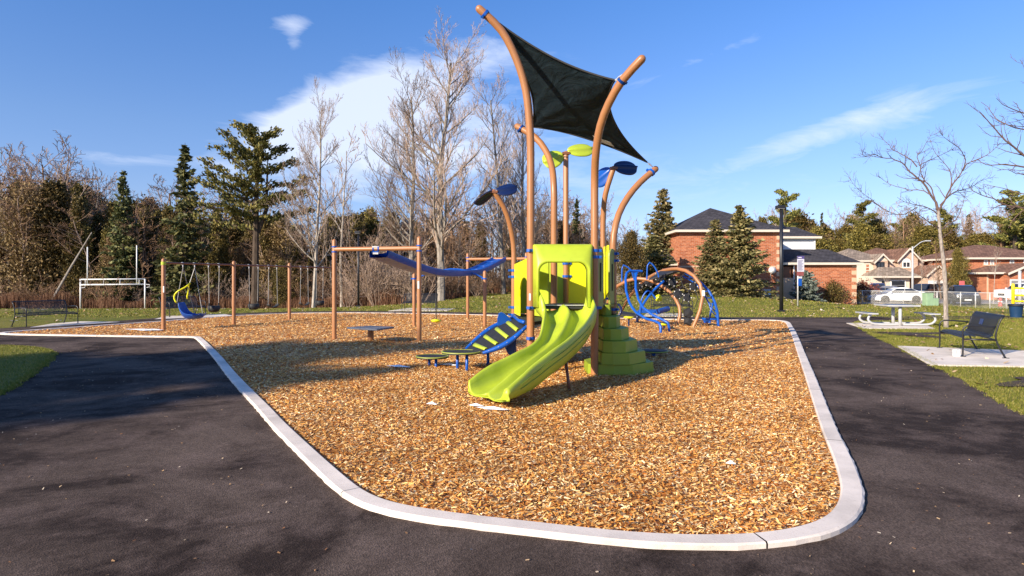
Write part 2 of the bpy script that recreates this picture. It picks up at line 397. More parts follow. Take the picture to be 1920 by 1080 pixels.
M_BRLEAF = leafy('brown_leaves', [(0, (0.09, 0.055, 0.026)), (0.5, (0.19, 0.120, 0.055)), (1, (0.32, 0.21, 0.11))])
M_REED = leafy('reed_stalks', [(0, (0.09, 0.038, 0.018)), (0.5, (0.20, 0.095, 0.048)), (1, (0.34, 0.20, 0.11))])
M_BLADE = leafy('grass_blades', [(0, (0.10, 0.135, 0.013)), (0.5, (0.22, 0.225, 0.030)), (0.82, (0.33, 0.27, 0.06)), (1, (0.46, 0.35, 0.14))], trans=0.25, objvar=0.0)
M_CHIP = leafy('wood_chip_pieces', [(0, (0.15, 0.048, 0.012)), (0.18, (0.50, 0.18, 0.034)), (0.5, (0.76, 0.38, 0.085)), (0.78, (0.90, 0.60, 0.23)), (1, (0.96, 0.80, 0.50))], trans=0.0, objvar=0.0)
_t = M_CHIP.node_tree; _h = next(n for n in _t.nodes if n.type == 'HUE_SAT'); _p = _t.nodes['Principled BSDF']
_tc = _t.nodes.new('ShaderNodeTexCoord'); _nz = _t.nodes.new('ShaderNodeTexNoise'); _nz.inputs['Scale'].default_value = 0.8; _nz.inputs['Detail'].default_value = 6; _nz.inputs['Roughness'].default_value = 0.65; _t.links.new(_tc.outputs['Object'], _nz.inputs['Vector'])
_rp = _t.nodes.new('ShaderNodeValToRGB'); _rp.color_ramp.elements[0].position = .34; _rp.color_ramp.elements[0].color = (.74, .66, .56, 1); _rp.color_ramp.elements[1].position = .58; _rp.color_ramp.elements[1].color = (1.10, 1.10, 1.10, 1); _t.links.new(_nz.outputs[0], _rp.inputs[0])
_mx = _t.nodes.new('ShaderNodeMix'); _mx.data_type = 'RGBA'; _mx.blend_type = 'MULTIPLY'; _mx.inputs[0].default_value = 1; _t.links.new(_h.outputs[0], _mx.inputs[6]); _t.links.new(_rp.outputs[0], _mx.inputs[7]); _t.links.new(_mx.outputs[2], _p.inputs['Base Color'])
M_LITTER = leafy('leaf_litter', [(0, (0.20, 0.09, 0.035)), (0.6, (0.42, 0.27, 0.13)), (1, (0.65, 0.55, 0.42))], trans=0.0, objvar=0.0)
M_BRICK = mat_brick('red_brick', (0.34, 0.090, 0.036), (0.54, 0.18, 0.080), (.46,.33,.24)); M_BRICK2 = mat_brick('pale_brick', (0.50, 0.33, 0.24), (0.62, 0.46, 0.35))
M_QUOIN = plain('pale_quoin_stone', (0.62, 0.42, 0.28), 0.85, 0, 0.1); M_STUCCO = plain('cream_stucco', (0.66, 0.56, 0.46), 0.9, 0, 0.06)
M_ROOF = mat_shingle('grey_shingles', (0.060, 0.055, 0.062)); M_ROOFB = mat_shingle('brown_shingles', (0.21, 0.115, 0.080)); M_ROOFT = mat_shingle('taupe_shingles', (0.29, 0.225, 0.175))
M_FASCIA = plain('cream_fascia', (0.66, 0.58, 0.48), 0.6, 0, 0.04); M_SIDING = plain('white_siding', (0.74, 0.75, 0.78), 0.6, 0, 0.04)
M_GLASS = plain('window_glass', (0.03, 0.035, 0.045), 0.08, 0.0, 0.2, 1, spec=0.8)
M_CWHITE = plain('white_car_paint', (0.80, 0.80, 0.80), 0.2, 0, 0.02); M_CDARK = plain('dark_car_paint', (0.020, 0.022, 0.030), 0.18, 0, 0.1); M_CBLUE = plain('blue_car_paint', (0.01, 0.04, 0.16), 0.2, 0, 0.1)
M_CGREY = plain('grey_car_paint', (0.30, 0.29, 0.28), 0.25, 0.2, 0.05); M_TYRE = plain('tyre_rubber', (0.02, 0.02, 0.02), 0.8)
M_RIM = plain('alloy_rim', (0.55, 0.55, 0.56), 0.3, 0.6); M_LAMP = plain('clear_lamp', (0.32, 0.33, 0.35), 0.1); M_TAIL = plain('tail_lamp_red', (0.4, 0.01, 0.01), 0.2)
M_BIN = plain('navy_bin_plastic', (0.012, 0.045, 0.11), 0.4); M_GREENBOX = plain('pale_green_paint', (0.27, 0.40, 0.25), 0.5); M_WOODF = plain('weathered_fence_wood', (0.30, 0.25, 0.21), 0.85, 0, 0.25, 5)
M_SIGNW = plain('sign_face', (0.55, 0.55, 0.62), 0.4); M_SIGNP = plain('sign_purple', (0.08, 0.06, 0.20), 0.4); M_SIGNR = plain('sign_maroon', (0.25, 0.07, 0.07), 0.4)
# ================================================================ ground
rng = np.random.default_rng(7)
def terrain_sheet():
    xs = np.concatenate([np.arange(-420, -60, 20), np.arange(-60, 60, 1.0), np.arange(60, 421, 20)])
    ys = np.concatenate([np.arange(-60, 0, 5), np.arange(0, 110, 1.0), np.arange(110, 700, 20)])
    X, Y = np.meshgrid(xs, ys); Z = T(X, Y) + 0.0
    v = np.stack([X, Y, Z], -1).reshape(-1, 3); nx, ny = len(xs), len(ys)
    i, j = np.meshgrid(np.arange(nx - 1), np.arange(ny - 1)); a = (j * nx + i).ravel()
    o = np_mesh('lawn', v, np.stack([a, a + 1, a + nx + 1, a + nx], -1), M_GRASS); o.data.shade_smooth(); struct(o)
terrain_sheet()
outer_px = [(363, 633.6), (373, 642), (398, 670), (424, 705), (454, 740), (481, 770), (505, 799), (530, 826), (556, 853), (579, 876.5), (604, 901), (635, 930),
            (661, 948), (693, 962), (728, 971), (781, 980), (833, 988), (886, 995), (957, 1003), (1027, 1011.5), (1090, 1019), (1133, 1024), (1203, 1030.5), (1280, 1034), (1349, 1035.5),
            (1419, 1034), (1465, 1030), (1511, 1023), (1558, 1011), (1595, 994), (1615, 972), (1622, 946), (1619, 920), (1609, 893), (1595, 860), (1576, 823), (1560, 786), (1546, 752),
            (1532, 717), (1518, 684), (1507, 658), (1497, 634), (1488, 617)]
outer = [G(x, y, 0) for x, y in outer_px]
outer += [Vector(p) for p in [(10.75, 24.0, 0), (10.2, 24.9, 0), (8.4, 25.0, 0), (5.2, 25.8, 0), (2.0, 27.2, 0), (-1.5, 28.6, 0), (-5.5, 30.0, 0), (-8.6, 30.4, 0), (-11.2, 29.6, 0),
            (-12.9, 27.3, 0), (-13.7, 24.6, 0), (-14.5, 22.4, 0), (-15.3, 20.4, 0), (-15.75, 19.2, 0), (-15.6, 18.6, 0), (-14.8, 18.25, 0), (-13.0, 17.95, 0), (-11.0, 17.65, 0), (-9.4, 17.45, 0)]]
loop = catmull(outer + [outer[0]], 0.09)[:-1]
P = np.array([(p.x, p.y) for p in loop])
# even spacing
seg = np.r_[0, np.cumsum(np.hypot(*np.diff(np.vstack([P, P[:1]]), axis=0).T))]
n_l = int(seg[-1] / 0.1); tt = np.linspace(0, seg[-1], n_l, endpoint=False); Pc = np.vstack([P, P[:1]])
P = np.stack([np.interp(tt, seg, Pc[:, k]) for k in (0, 1)], -1)
for _ in range(6): P = (np.roll(P, 1, 0) + P * 2 + np.roll(P, -1, 0)) / 4
def normals(P):
    d = np.roll(P, -1, 0) - np.roll(P, 1, 0); d /= np.hypot(d[:, 0], d[:, 1])[:, None]; return np.stack([d[:, 1], -d[:, 0]], -1)
Nn = normals(P)
area = 0.5 * np.sum(P[:, 0] * np.roll(P[:, 1], -1) - np.roll(P[:, 0], -1) * P[:, 1])
if area < 0: Nn = -Nn                                   # outward normals
CW = 0.158
inner = P - Nn * CW
jag = (rng.random(len(P)) - .5) * 0.018
def flat(name, poly, z, mat):
    mb = MB(); mb.add([(float(x), float(y), z) for x, y in poly], [tuple(range(len(poly)))])
    o = mb.build(name, mat); struct(o)
    import bmesh
    bm = bmesh.new(); bm.from_mesh(o.data); bmesh.ops.triangulate(bm, faces=bm.faces[:])
    for f in bm.faces:
        if f.normal.z < 0: f.normal_flip()
    bm.to_mesh(o.data); bm.free(); return o
def curb():
    mb = MB(); n = len(P); prof = [(-.0, 0.0), (0.0, 0.036), (0.014, 0.046), (CW - 0.014, 0.046), (CW, 0.036), (CW, -0.02)]
    joint = set()
    k = 25
    while k < n - 3: joint.add(k); k += 31
    rows = []
    for i in range(n):
        a = []
        for q, (o_, z) in enumerate(prof):
            s_ = o_ + (jag[i] if q < 2 else 0) * 0.6
            a.append((P[i, 0] - Nn[i, 0] * s_, P[i, 1] - Nn[i, 1] * s_, z))
        rows.append(a)
    for i in range(n):
        j = (i + 1) % n; A, B = rows[i], rows[j]
        if i in joint:                                   # leave an open joint a centimetre wide
            t0 = 0.88; B = [tuple(a_ + (b_ - a_) * t0 for a_, b_ in zip(p, q)) for p, q in zip(rows[i], rows[j])]
            mb.add(B, [(0, 1, 2, 3, 4, 5)])
        mb.add(A + B, [(q, q + 1, 7 + q, 6 + q) for q in range(5)])
    o = mb.build('curb', M_CURB); struct(o)
curb()
flat('wood_chip_surface', inner + Nn * 0.01, 0.014, M_CHIPS)
# asphalt path: outline in world metres
back = P + Nn * 2.15
ang = np.arctan2(P[:, 1] - 20, P[:, 0])
sel = [(x, y) for (x, y), (px_, py_) in zip(back, P) if (py_ > 24.2 and px_ > -13) or (px_ < -12.5 and py_ > 19.3)]
sel = sorted(sel, key=lambda p: -p[0])[::6]
right_edge = [G(x, y, 0) for x, y in [(1920, 779), (1873, 749), (1812, 714), (1752, 686), (1683, 650), (1641, 631), (1622, 620), (1606, 611), (1601, 606.5), (1612, 602.5)]]
asph = [(-26, -14), (0.5, -14), (1.9, -6), (2.9, 0), (4.6, 4.2)] + [(p.x, p.y) for p in right_edge] + [(15.2, 24.7), (16.2, 25.0), (16.2, 27.1), (14.0, 27.0), (12.0, 27.1)]
asph += [p for p in sel if p[0] < 11.5] + [(-17.6, 20.9), (-20, 19.6), (-26, 18)]
flat('asphalt_path', asph, 0.006, M_ASPH)
def strip(name, pts, w, z, mat, step=0.5):
    c = catmull([Vector((x, y, 0)) for x, y in pts], step); P2 = []
    for i, p in enumerate(c):
        d = (c[min(i + 1, len(c) - 1)] - c[max(i - 1, 0)]).normalized(); nn = Vector((-d.y, d.x, 0))
        ww = w(i / len(c)) if callable(w) else w
        P2.append([(lambda q: (q.x, q.y, float(T(q.x, q.y)) + z))(p + nn * ww * k) for k in (-.5, -.25, 0, .25, .5)])
    return struct(MB().grid(P2).build(name, mat))
strip('side_path', [(15.6, 26.1), (19, 26.6), (24, 27.3), (30, 28.0), (40, 29.5)], 2.0, 0.03, M_ASPH)
# lawn island at the left
isl = [G(x, y, 0) for x, y in [(-60, 648), (0, 649.5), (40, 651), (78, 655), (96, 661), (97, 669), (80, 686), (45, 712), (0, 742)]]
isl = [(p.x, p.y) for p in catmull(isl, 0.3)] + [(-9.2, 7.2), (-14, 4.5), (-20, 3), (-24, 8), (-22, 15)]
flat('lawn_island', isl, 0.022, M_GRASS)
def pad(pts, t=0.05):
    mb = MB(); z = [float(T(*p)) for p in pts]
    mb.slab([(x, y, zz - 0.05) for (x, y), zz in zip(pts, z)], (0, 0, 0.05 + t)); struct(mb.build('concrete_pad', M_CONC, bevel=0.008))
pad([(9.5, 15.15), (8.02, 11.75), (10.55, 11.45), (12.05, 14.0)], 0.03)
pad([(12.65, 23.2), (11.8, 20.6), (14.15, 20.5), (15.4, 23.1)], 0.03)
g = [G(x, y) for x, y in [(57, 614.6), (225, 604.3), (150, 603.5), (98, 607.5)]]; pad([(p.x, p.y) for p in g], 0.02)
g = [G(x, y) for x, y in [(290, 599), (438, 592.6), (420, 589.5), (310, 593.5)]]; pad([(p.x, p.y) for p in g], 0.02)
g = [G(x, y) for x, y in [(728, 583.5), (838, 583.5), (854, 579), (765, 578)]]; pad([(p.x, p.y) for p in g], 0.02)
g = [G(x, y) for x, y in [(1205, 593), (1300, 594), (1290, 588), (1215, 587)]]; pad([(p.x, p.y) for p in g], 0.02)
# soil patches
def patch(name, c, rx, ry, mat, z, seed, rot=0.0, n=40):
    r_ = np.random.default_rng(seed); a = np.linspace(0, 2 * np.pi, n, endpoint=False)
    rr = 1 + sum(r_.normal(0, 0.16) * np.sin(k * a + r_.random() * 6) for k in range(2, 8))
    x = rx * rr * np.cos(a); y = ry * rr * np.sin(a); X = c[0] + x * math.cos(rot) - y * math.sin(rot); Y = c[1] + x * math.sin(rot) + y * math.cos(rot)
    mb = MB(); mb.add([(c[0], c[1], float(T(c[0], c[1])) + z * 1.6)] + [(X[i], Y[i], float(T(X[i], Y[i])) + z) for i in range(n)], [(0, 1 + i, 1 + (i + 1) % n) for i in range(n)])
    return mb.build(name, mat)
struct(patch('soil_patch', (8.95, 10.0), 1.0, .42, M_SOIL, 0.022, 3, 0.3))
struct(patch('soil_patch', (12.6, 18.8), 1.5, .42, M_SOIL, 0.022, 4, -0.05))
struct(patch('soil_patch', (11.9, 17.9), .4, .6, M_SOIL, 0.028, 9, 0.5))
for (px, py, rx, ry, sd_) in [(925, 771, .20, .045, 1), (893, 765, .10, .03, 7), (810, 762, .07, .02, 2), (748, 690, .2, .07, 5), (270, 620, .55, .17, 6), (842, 687, .2, .05, 8), (1015, 1, 0, 0, 0), (1172, 673, .25, .07, 11), (1370, 876, .035, .012, 12), (285, 620, .3, .2, 13)]:
    if rx: stuff(patch('snow_patch', G(px, py, 0.02), rx, ry, M_SNOW, 0.052, sd_, -0.35), 'patch of melting white snow on the wood chips', 'snow')

# ---------------------------------------------------------------- scattered pieces on the ground
from bisect import bisect
def inside(poly, X, Y):
    poly = np.asarray(poly); c = np.zeros(len(X), bool); x0, y0 = poly[-1]
    for x1, y1 in poly:
        if y1 != y0:
            m = ((y1 > Y) != (y0 > Y)) & (X < (x0 - x1) * (Y - y1) / (y0 - y1) + x1); c ^= m
        x0, y0 = x1, y1
    return c
def frustum(X, Y, pad_=0.5): return (Y > 0.5) & (np.abs(X) < Y * 960 / F + pad_)
def scatter_chips(n, poly, y0, y1, ln, wd_, seed, zbase=0.014, lift=0.03):
    r = np.random.default_rng(seed); xmax = y1 * 960 / F
    X = r.uniform(-xmax, min(xmax, 11.5), n); Y = r.uniform(y0, y1, n)
    k = inside(poly, X, Y) & frustum(X, Y); X, Y = X[k], Y[k]; n = len(X)
    l = r.uniform(0.4, 1.25, n) * ln; w = r.uniform(0.5, 1.3, n) * wd_; a = r.uniform(0, 2 * np.pi, n)
    pt = r.normal(0, 0.26, n); rl = r.normal(0, 0.38, n)
    Z = zbase + r.uniform(0.0, 1, n) ** 1.5 * lift
    ex = np.stack([np.cos(a) * np.cos(pt), np.sin(a) * np.cos(pt), np.sin(pt)], -1)
    ey = np.stack([-np.sin(a) * np.cos(rl), np.cos(a) * np.cos(rl), np.sin(rl)], -1)
    C = np.stack([X, Y, Z + 0.005], -1)
    tp = r.uniform(0.25, 1.0, n)[:, None]
    v = np.stack([C - ex * l[:, None] / 2 - ey * w[:, None] / 2, C + ex * l[:, None] / 2 - ey * (w[:, None] * tp) / 2, C + ex * l[:, None] / 2 + ey * (w[:, None] * tp) / 2, C - ex * l[:, None] / 2 + ey * w[:, None] / 2], 1)
    v[:, :, 2] = np.maximum(v[:, :, 2], zbase + 0.001)
    return v.reshape(-1, 3), np.arange(n * 4).reshape(-1, 4)
pin = inner - Nn * 0.03
vs, fs, b = [], [], 0
for a in [(210000, pin[::3], 3.6, 8.0, .040, .0125, 1), (18000, pin[::3], 3.6, 9.5, .060, .015, 4), (230000, pin[::3], 8.0, 13.0, .042, .014, 2), (200000, pin[::3], 13.0, 31, .066, .022, 3)]:
    v, f = scatter_chips(*a); vs.append(v); fs.append(f + b); b += len(v)
stuff(np_mesh('wood_chips', np.vstack(vs), np.vstack(fs), M_CHIP), 'orange brown wood chips covering the play area', 'wood chips')
# loose chips and dead leaves lying on the asphalt
v, f = scatter_chips(3600, asph, 3.0, 16, .020, .011, 9, 0.008, 0.004)
k = ~inside((P + Nn * 0.03)[::3], v[::4, 0], v[::4, 1]); keep = np.repeat(k, 4); v = v[keep]; f = np.arange(len(v)).reshape(-1, 4)
stuff(np_mesh('leaf_litter', v, f, M_LITTER), 'small dry leaves and chips scattered on the asphalt', 'leaf litter')
def grass_blades(n, x0, x1, y0, y1, h, w, seed, poly_in=None, poly_out=None, z0=None):
    r = np.random.default_rng(seed); X = r.uniform(x0, x1, n); Y = r.uniform(y0, y1, n); k = frustum(X, Y, 0.3)
    if poly_in is not None: k &= inside(poly_in, X, Y)
    for p in (poly_out or []): k &= ~inside(p, X, Y)
    X, Y = X[k], Y[k]; n = len(X); Z = T(X, Y) if z0 is None else np.full(n, z0)
    a = r.uniform(0, 2 * np.pi, n); hh = h * r.uniform(0.4, 1.2, n); ww = w * r.uniform(0.6, 1.3, n); ln = r.normal(0, 0.55, (n, 2)) * hh[:, None]
    b0 = np.stack([X, Y, Z], -1); e = np.stack([np.cos(a), np.sin(a), np.zeros(n)], -1) * ww[:, None] / 2
    tip = b0 + np.stack([ln[:, 0], ln[:, 1], hh], -1)
    return np.stack([b0 - e, b0 + e, tip], 1).reshape(-1, 3)
pads = [[(9.5, 15.15), (8.02, 11.75), (10.55, 11.45), (12.05, 14.0)], [(12.65, 23.2), (11.8, 20.6), (14.15, 20.5), (15.4, 23.1)]]
gv = [grass_blades(70000, 5.5, 12, 6.5, 13, .045, .007, 21, None, [asph, pads[0]], 0.0),
      grass_blades(90000, 8, 17, 13, 20, .050, .012, 22, None, [asph] + pads, 0.0),
      grass_blades(70000, 9, 24, 20, 27, .055, .020, 23, None, [asph] + pads),
      grass_blades(60000, -14, -5, 6, 16, .050, .009, 24, isl, None, 0.02),
      grass_blades(60000, -26, 26, 27, 42, .07, .035, 25, None, [asph]),
      grass_blades(60000, -42, 40, 42, 66, .08, .06, 26, None, None)]
def edge_tufts(pts, n, h, w, seed, z):
    r = np.random.default_rng(seed); pts = np.array([(p[0], p[1]) for p in pts]); s = np.r_[0, np.cumsum(np.hypot(*np.diff(pts, axis=0).T))]; t = r.uniform(0, s[-1], n)
    X = np.interp(t, s, pts[:, 0]) + r.normal(0, .035, n) + .02 * np.sin(t * 5.1) + .02 * np.sin(t * 13); Y = np.interp(t, s, pts[:, 1]) + r.normal(0, .035, n) + .02 * np.sin(t * 6.3)
    a = r.uniform(0, 6.28, n); hh = h * r.uniform(.3, 1.1, n); e = np.stack([np.cos(a), np.sin(a), 0 * a], -1) * w; b0 = np.stack([X, Y, np.full(n, z)], -1); ln = r.normal(0, .6, (n, 2)) * hh[:, None]
    return np.stack([b0 - e, b0 + e, b0 + np.stack([ln[:, 0], ln[:, 1], hh], -1)], 1).reshape(-1, 3)
gv += [edge_tufts([(p.x, p.y) for p in right_edge], 14000, .045, .006, 41, 0.0), edge_tufts(isl[:-5], 7000, .045, .007, 42, .01)]
# keep soil mostly bare
v = np.vstack(gv); c3 = v.reshape(-1, 3, 3)[:, 0]
bare = (((c3[:, 0] - 8.95) / 1.0) ** 2 + ((c3[:, 1] - 10.0) / .45) ** 2 < 1) & (rng.random(len(c3)) < .93)
bare |= ((((c3[:, 0] - 12.6) / 1.5) ** 2 + ((c3[:, 1] - 18.8) / .42) ** 2 < 1) | (((c3[:, 0] - 11.9) / .4) ** 2 + ((c3[:, 1] - 17.9) / .6) ** 2 < 1)) & (rng.random(len(c3)) < .93)
v = v.reshape(-1, 3, 3)[~bare].reshape(-1, 3)
stuff(np_mesh('grass', v, np.arange(len(v)).reshape(-1, 3), M_BLADE), 'short green and straw coloured grass blades of the lawns', 'grass')
# fallen leaves on the lawns
r = np.random.default_rng(31); n = 5200; X = r.uniform(-30, 34, n); Y = r.uniform(8, 58, n)
k = frustum(X, Y) & ~inside(asph, X, Y) & ~inside(back[::5], X, Y); X, Y = X[k], Y[k]; n = len(X); Z = T(X, Y) + r.uniform(.03, .06, n); s_ = r.uniform(.02, .05, n) * (1 + Y / 40); a = r.uniform(0, 6.28, n)
e1 = np.stack([np.cos(a), np.sin(a), r.normal(0, .3, n)], -1) * s_[:, None]; e2 = np.stack([-np.sin(a), np.cos(a), r.normal(0, .3, n)], -1) * s_[:, None] * .7; C0 = np.stack([X, Y, Z], -1)
v = np.stack([C0 - e1, C0 - e2, C0 + e1, C0 + e2], 1).reshape(-1, 3)
stuff(np_mesh('fallen_leaves', v, np.arange(len(v)).reshape(-1, 4), M_LITTER), 'pale dry leaves fallen on the lawn', 'fallen leaves')
# ================================================================ play tower
tower = thing('play_tower', 'tall play tower with lime double slide, curved tan posts and a dark shade sail', 'play structure', (1.15, 11.6, 0))
PR = 0.0635
def ring(mb, c, r=PR, h=0.05, ax=(0, 0, 1), ear=None):
    d = Vector(ax).normalized(); c = Vector(c)
    mb.tube([c - d * h / 2, c + d * h / 2], r + 0.012, 16)
    if ear is not None:
        e = Vector(ear).normalized(); s = d.cross(e); mb.box(c + e * (r + 0.028), (0.055, 0.045, h * 0.9), (e, s, d)); mb.tube([c + e * (r + 0.035) - s * 0.03, c + e * (r + 0.035) + s * 0.03], 0.012, 8)
def post_obj(path, name='post', r=PR, mat=None, parent=tower): return MB().tube(path, r, 16, dome=True).build(name, mat or M_TAN, parent, autos=50)
def base_path(x, y, px, D1, d_from=1):
    """vertical post rising from (x,y) whose upper part follows pixels px to depth D1"""
    p = pxpath(px, y, D1, 0.15, d_from); return [Vector((x, y, -0.1)), Vector((x, y, p[0].z * 0.5))] + p
PA = Vector((.32, 10.54, 0)); PB = Vector((1.42, 10.54, 0)); PC = Vector((.80, 11.7, 0)); PF = Vector((1.93, 11.7, 0))
PG = Vector((.04, 13.3, 0)); PD = Vector((1.16, 13.2, 0)); PE = Vector((1.96, 13.2, 0))
pathA = base_path(PA.x, PA.y, [(995, 400), (995, 300), (993.5, 240), (986, 170), (968, 110), (940, 57), (899, 17)], 10.25)
pathB = base_path(PB.x, PB.y, [(1115, 430), (1115, 340), (1117.5, 285), (1126, 235), (1142, 193), (1166, 152), (1203, 111)], 9.45)
pathC = base_path(PC.x, PC.y, [(1039, 430), (1038.5, 350), (1034, 310), (1023, 282), (1003, 257), (970, 237)], 12.6)
pathF = base_path(PF.x, PF.y, [(1149.7, 475), (1151, 440), (1160, 402), (1177, 370), (1200, 342), (1229, 317)], 12.2)
pathG = base_path(PG.x, PG.y, [(963.5, 500), (963, 460), (956, 420), (944, 387), (926, 360)], 13.0)
pathD = [Vector((PD.x, PD.y, -.1)), Vector((PD.x, PD.y, CH + (525 - 288) / F * 13.2))]
pathE = base_path(PE.x, PE.y, [(1130.8, 470), (1131, 410), (1135, 365), (1150, 316)], 13.0)
for p, r_ in ((pathA, .066), (pathB, .066), (pathC, PR), (pathF, PR), (pathG, .058), (pathD, .058), (pathE, .058)): post_obj(p, r=r_)
def near(path, py):
    return min(path, key=lambda q: abs((HY - (q.z - CH) / q.y * F) - py))
for p, ys, ear in ((PA, (470, 577, 634), (-.4, -1, 0)), (PB, (470, 482, 577), (1, -.1, 0)), (PF, (476, 489, 580), (.6, -.6, 0)), (PG, (507, 519, 576, 590), (-1, -.3, 0)), (PD, (494, 518), (1, 0, 0)), (PE, (480, 560), (1, 0, 0))):
    for y in ys: cl = MB(); ring(cl, (p.x, p.y, CH + (HY - y) / F * p.y), ear=ear); cl.build('clamp', M_BLUE, tower, autos=40)
for path, pxs in ((pathA, [(908, 27)]), (pathB, [(1163, 157), (1174, 139)]), (pathC, [(984, 243), (979, 240)]), (pathF, [(1222, 322)])):
    for (x, y) in pxs:
        i = min(range(len(path)), key=lambda k: (Vector((960 + path[k].x / path[k].y * F, HY - (path[k].z - CH) / path[k].y * F)) - Vector((x, y))).length)
        d = (path[min(i + 1, len(path) - 1)] - path[i - 1]); mb = MB(); ring(mb, path[i], 0.066, 0.045, d, ear=d.orthogonal()); mb.build('sail_clamp', M_BLUE, tower, autos=40)
# sail
M_SAIL = None
def mat_sail():
    t = NT('shade_fabric'); c = t.coord('Object'); w = t.noise(t.coord('Object', (1, 1, 2.2)), 2.2, 5, .6, 1.5); f = t.noise(c, 90, 2)
    col = t.ramp(w, [(0.3, (0.014, 0.025, 0.034)), (0.7, (0.028, 0.044, 0.056))]); t.fin(col, 0.6, 0, 0.06)
    t.bump(t.math('ADD', t.math('MULTIPLY', w, 1.0), t.math('MULTIPLY', f, 0.02)), 0.35, 0.10)
    tr = t.new('ShaderNodeBsdfTranslucent'); tr.inputs[0].default_value = (0.05, 0.10, 0.08, 1); ms = t.new('ShaderNodeMixShader'); ms.inputs[0].default_value = .12
    t.l.new(t.b.outputs[0], ms.inputs[1]); t.l.new(tr.outputs[0], ms.inputs[2]); t.l.new(ms.outputs[0], t.n['Material Output'].inputs[0]); return t.m
M_SAIL = mat_sail()
S1, S2, S3, S4 = Wp(918, 30, 10.4), Wp(1153, 150, 9.9), Wp(1213, 304, 12.1), Wp(995, 238, 12.4)
def sail_pt(u, v):
    """u,v in 0..1; S1 at (0,0), S2 at (1,0), S3 at (1,1), S4 at (0,1)"""
    a, b = 2 * u - 1, 2 * v - 1
    a2 = a * (1 - 0.30 * (1 - b * b)); b2 = b * (1 - 0.17 * (1 - a * a)); u, v = (a2 + 1) / 2, (b2 + 1) / 2
    bil = S1 * (1 - u) * (1 - v) + S2 * u * (1 - v) + S3 * u * v + S4 * (1 - u) * v
    m = abs(u - (1 - v)) / 2                               # distance from the crease S2-S4
    if u + v < 1: tri = S1 * (1 - u - v) + S2 * u + S4 * v
    else: tri = S3 * (u + v - 1) + S4 * (1 - u) + S2 * (1 - v)
    p = bil.lerp(tri, 0.75)
    wr = 0.0
    for cu, cv, fq, am in ((0, 0, 21, .010), (1, 0, 25, .016), (1, 1, 19, .012), (0, 1, 27, .016)):
        dx, dy = abs(u - cu), abs(v - cv); rr_ = math.hypot(dx, dy); wr += math.sin(math.atan2(dy, dx) * fq + rr_ * 3) * am * max(0, 1 - rr_ * 1.25) * min(1, rr_ * 5)
    return p + Vector((0, wr, wr * .6))
n_ = 40; sail = MB().grid([[sail_pt(i / n_, j / n_) for i in range(n_ + 1)] for j in range(n_ + 1)]).build('shade_sail', M_SAIL, tower, smooth=True, solid=0.004)
ed = MB()
for fn in (lambda t: sail_pt(t, 0), lambda t: sail_pt(1, t), lambda t: sail_pt(t, 1), lambda t: sail_pt(0, t)):
    ed.tube([fn(k / 24) for k in range(25)], 0.016, 8)
ed.build('hem', M_ROPE, sail)
for a, b in ((S1, near(pathA, 27)), (S2, near(pathB, 150)), (S2, near(pathB, 140)), (S3, near(pathF, 320)), (S4, near(pathC, 243))): ca = MB().tube([a, b], 0.009, 6); ca.tube([a.lerp(b, .2), a.lerp(b, .5)], .018, 8); ca.build('tension_cable', M_STEEL, tower)
def sail_n(u, v):
    n = (sail_pt(u + .01, v) - sail_pt(u - .01, v)).cross(sail_pt(u, v + .01) - sail_pt(u, v - .01)).normalized(); return n if n.y < 0 else -n
q = [sail_pt(u, v) + sail_n(u, v) * 0.008 for u, v in ((.60, .90), (.76, .90), (.76, .97), (.60, .97))]; MB().add(q, [(0, 1, 2, 3)]).build('care_label', M_STICK, sail, solid=0.002)
# leaves on the short posts
def leaf(c, long_d, norm, Lh, Wh, mat, name='leaf_topper'):
    l = Vector(long_d).normalized(); n = Vector(norm); n = (n - l * n.dot(l)).normalized(); w = n.cross(l); rows = []
    for i in range(15):
        t = i / 14; s = t * 2 - 1; hw = Wh * (max(0, 1 - abs(s) ** 2.3)) ** .55 * (0.78 + .3 * t) + 0.004
        rows.append([Vector(c) + l * (t * Lh * 2) + w * (hw * k) + n * (-0.10 * Lh * 2 * (t - .2) ** 2 - .18 * hw * k * k + 0.05 * max(0, 1 - abs(k) * 3)) for k in [j / 5 for j in range(-5, 6)]])
    return MB().grid(rows).build(name, mat, tower, smooth=True, solid=0.018)
tD, tE, tG = pathD[-1], pathE[-1], pathG[-1]
leaf(tD + Vector((.03, -.02, .05)), (1, .25, .20), (-.15, -.9, .55), .30, .20, M_LIME)
leaf(tD + Vector((-.05, 0, -.02)), (-1, -.1, -.38), (.25, -.85, .45), .24, .22, M_LIME)
leaf(tE + Vector((0, -.02, .03)), (1, .2, .05), (-.1, -.9, .5), .27, .20, M_NAVY_SHADE)  # dark navy paints in the shaded underside of the blue leaf
leaf(tE + Vector((-.04, 0, -.02)), (-.75, .5, -.52), (-.4, -.8, .3), .25, .21, M_BLUE2)
leaf(tG + Vector((.03, -.02, .0)), (1, .1, .28), (-.25, -.8, .55), .24, .17, M_NAVY_SHADE)
leaf(tG + Vector((-.0, 0, .03)), (-1, .1, -.62), (-.55, .35, .75), .25, .18, M_NAVY_SHADE)
for t_ in (tD, tE, tG): cp = MB(); cp.box(t_ + Vector((0, -.02, .0)), (.16, .10, .05)); cp.tube([t_ + Vector((-.06, -.06, 0)), t_ + Vector((.06, -.06, 0))], .012, 8); cp.build('leaf_bracket', M_TAN2, tower)
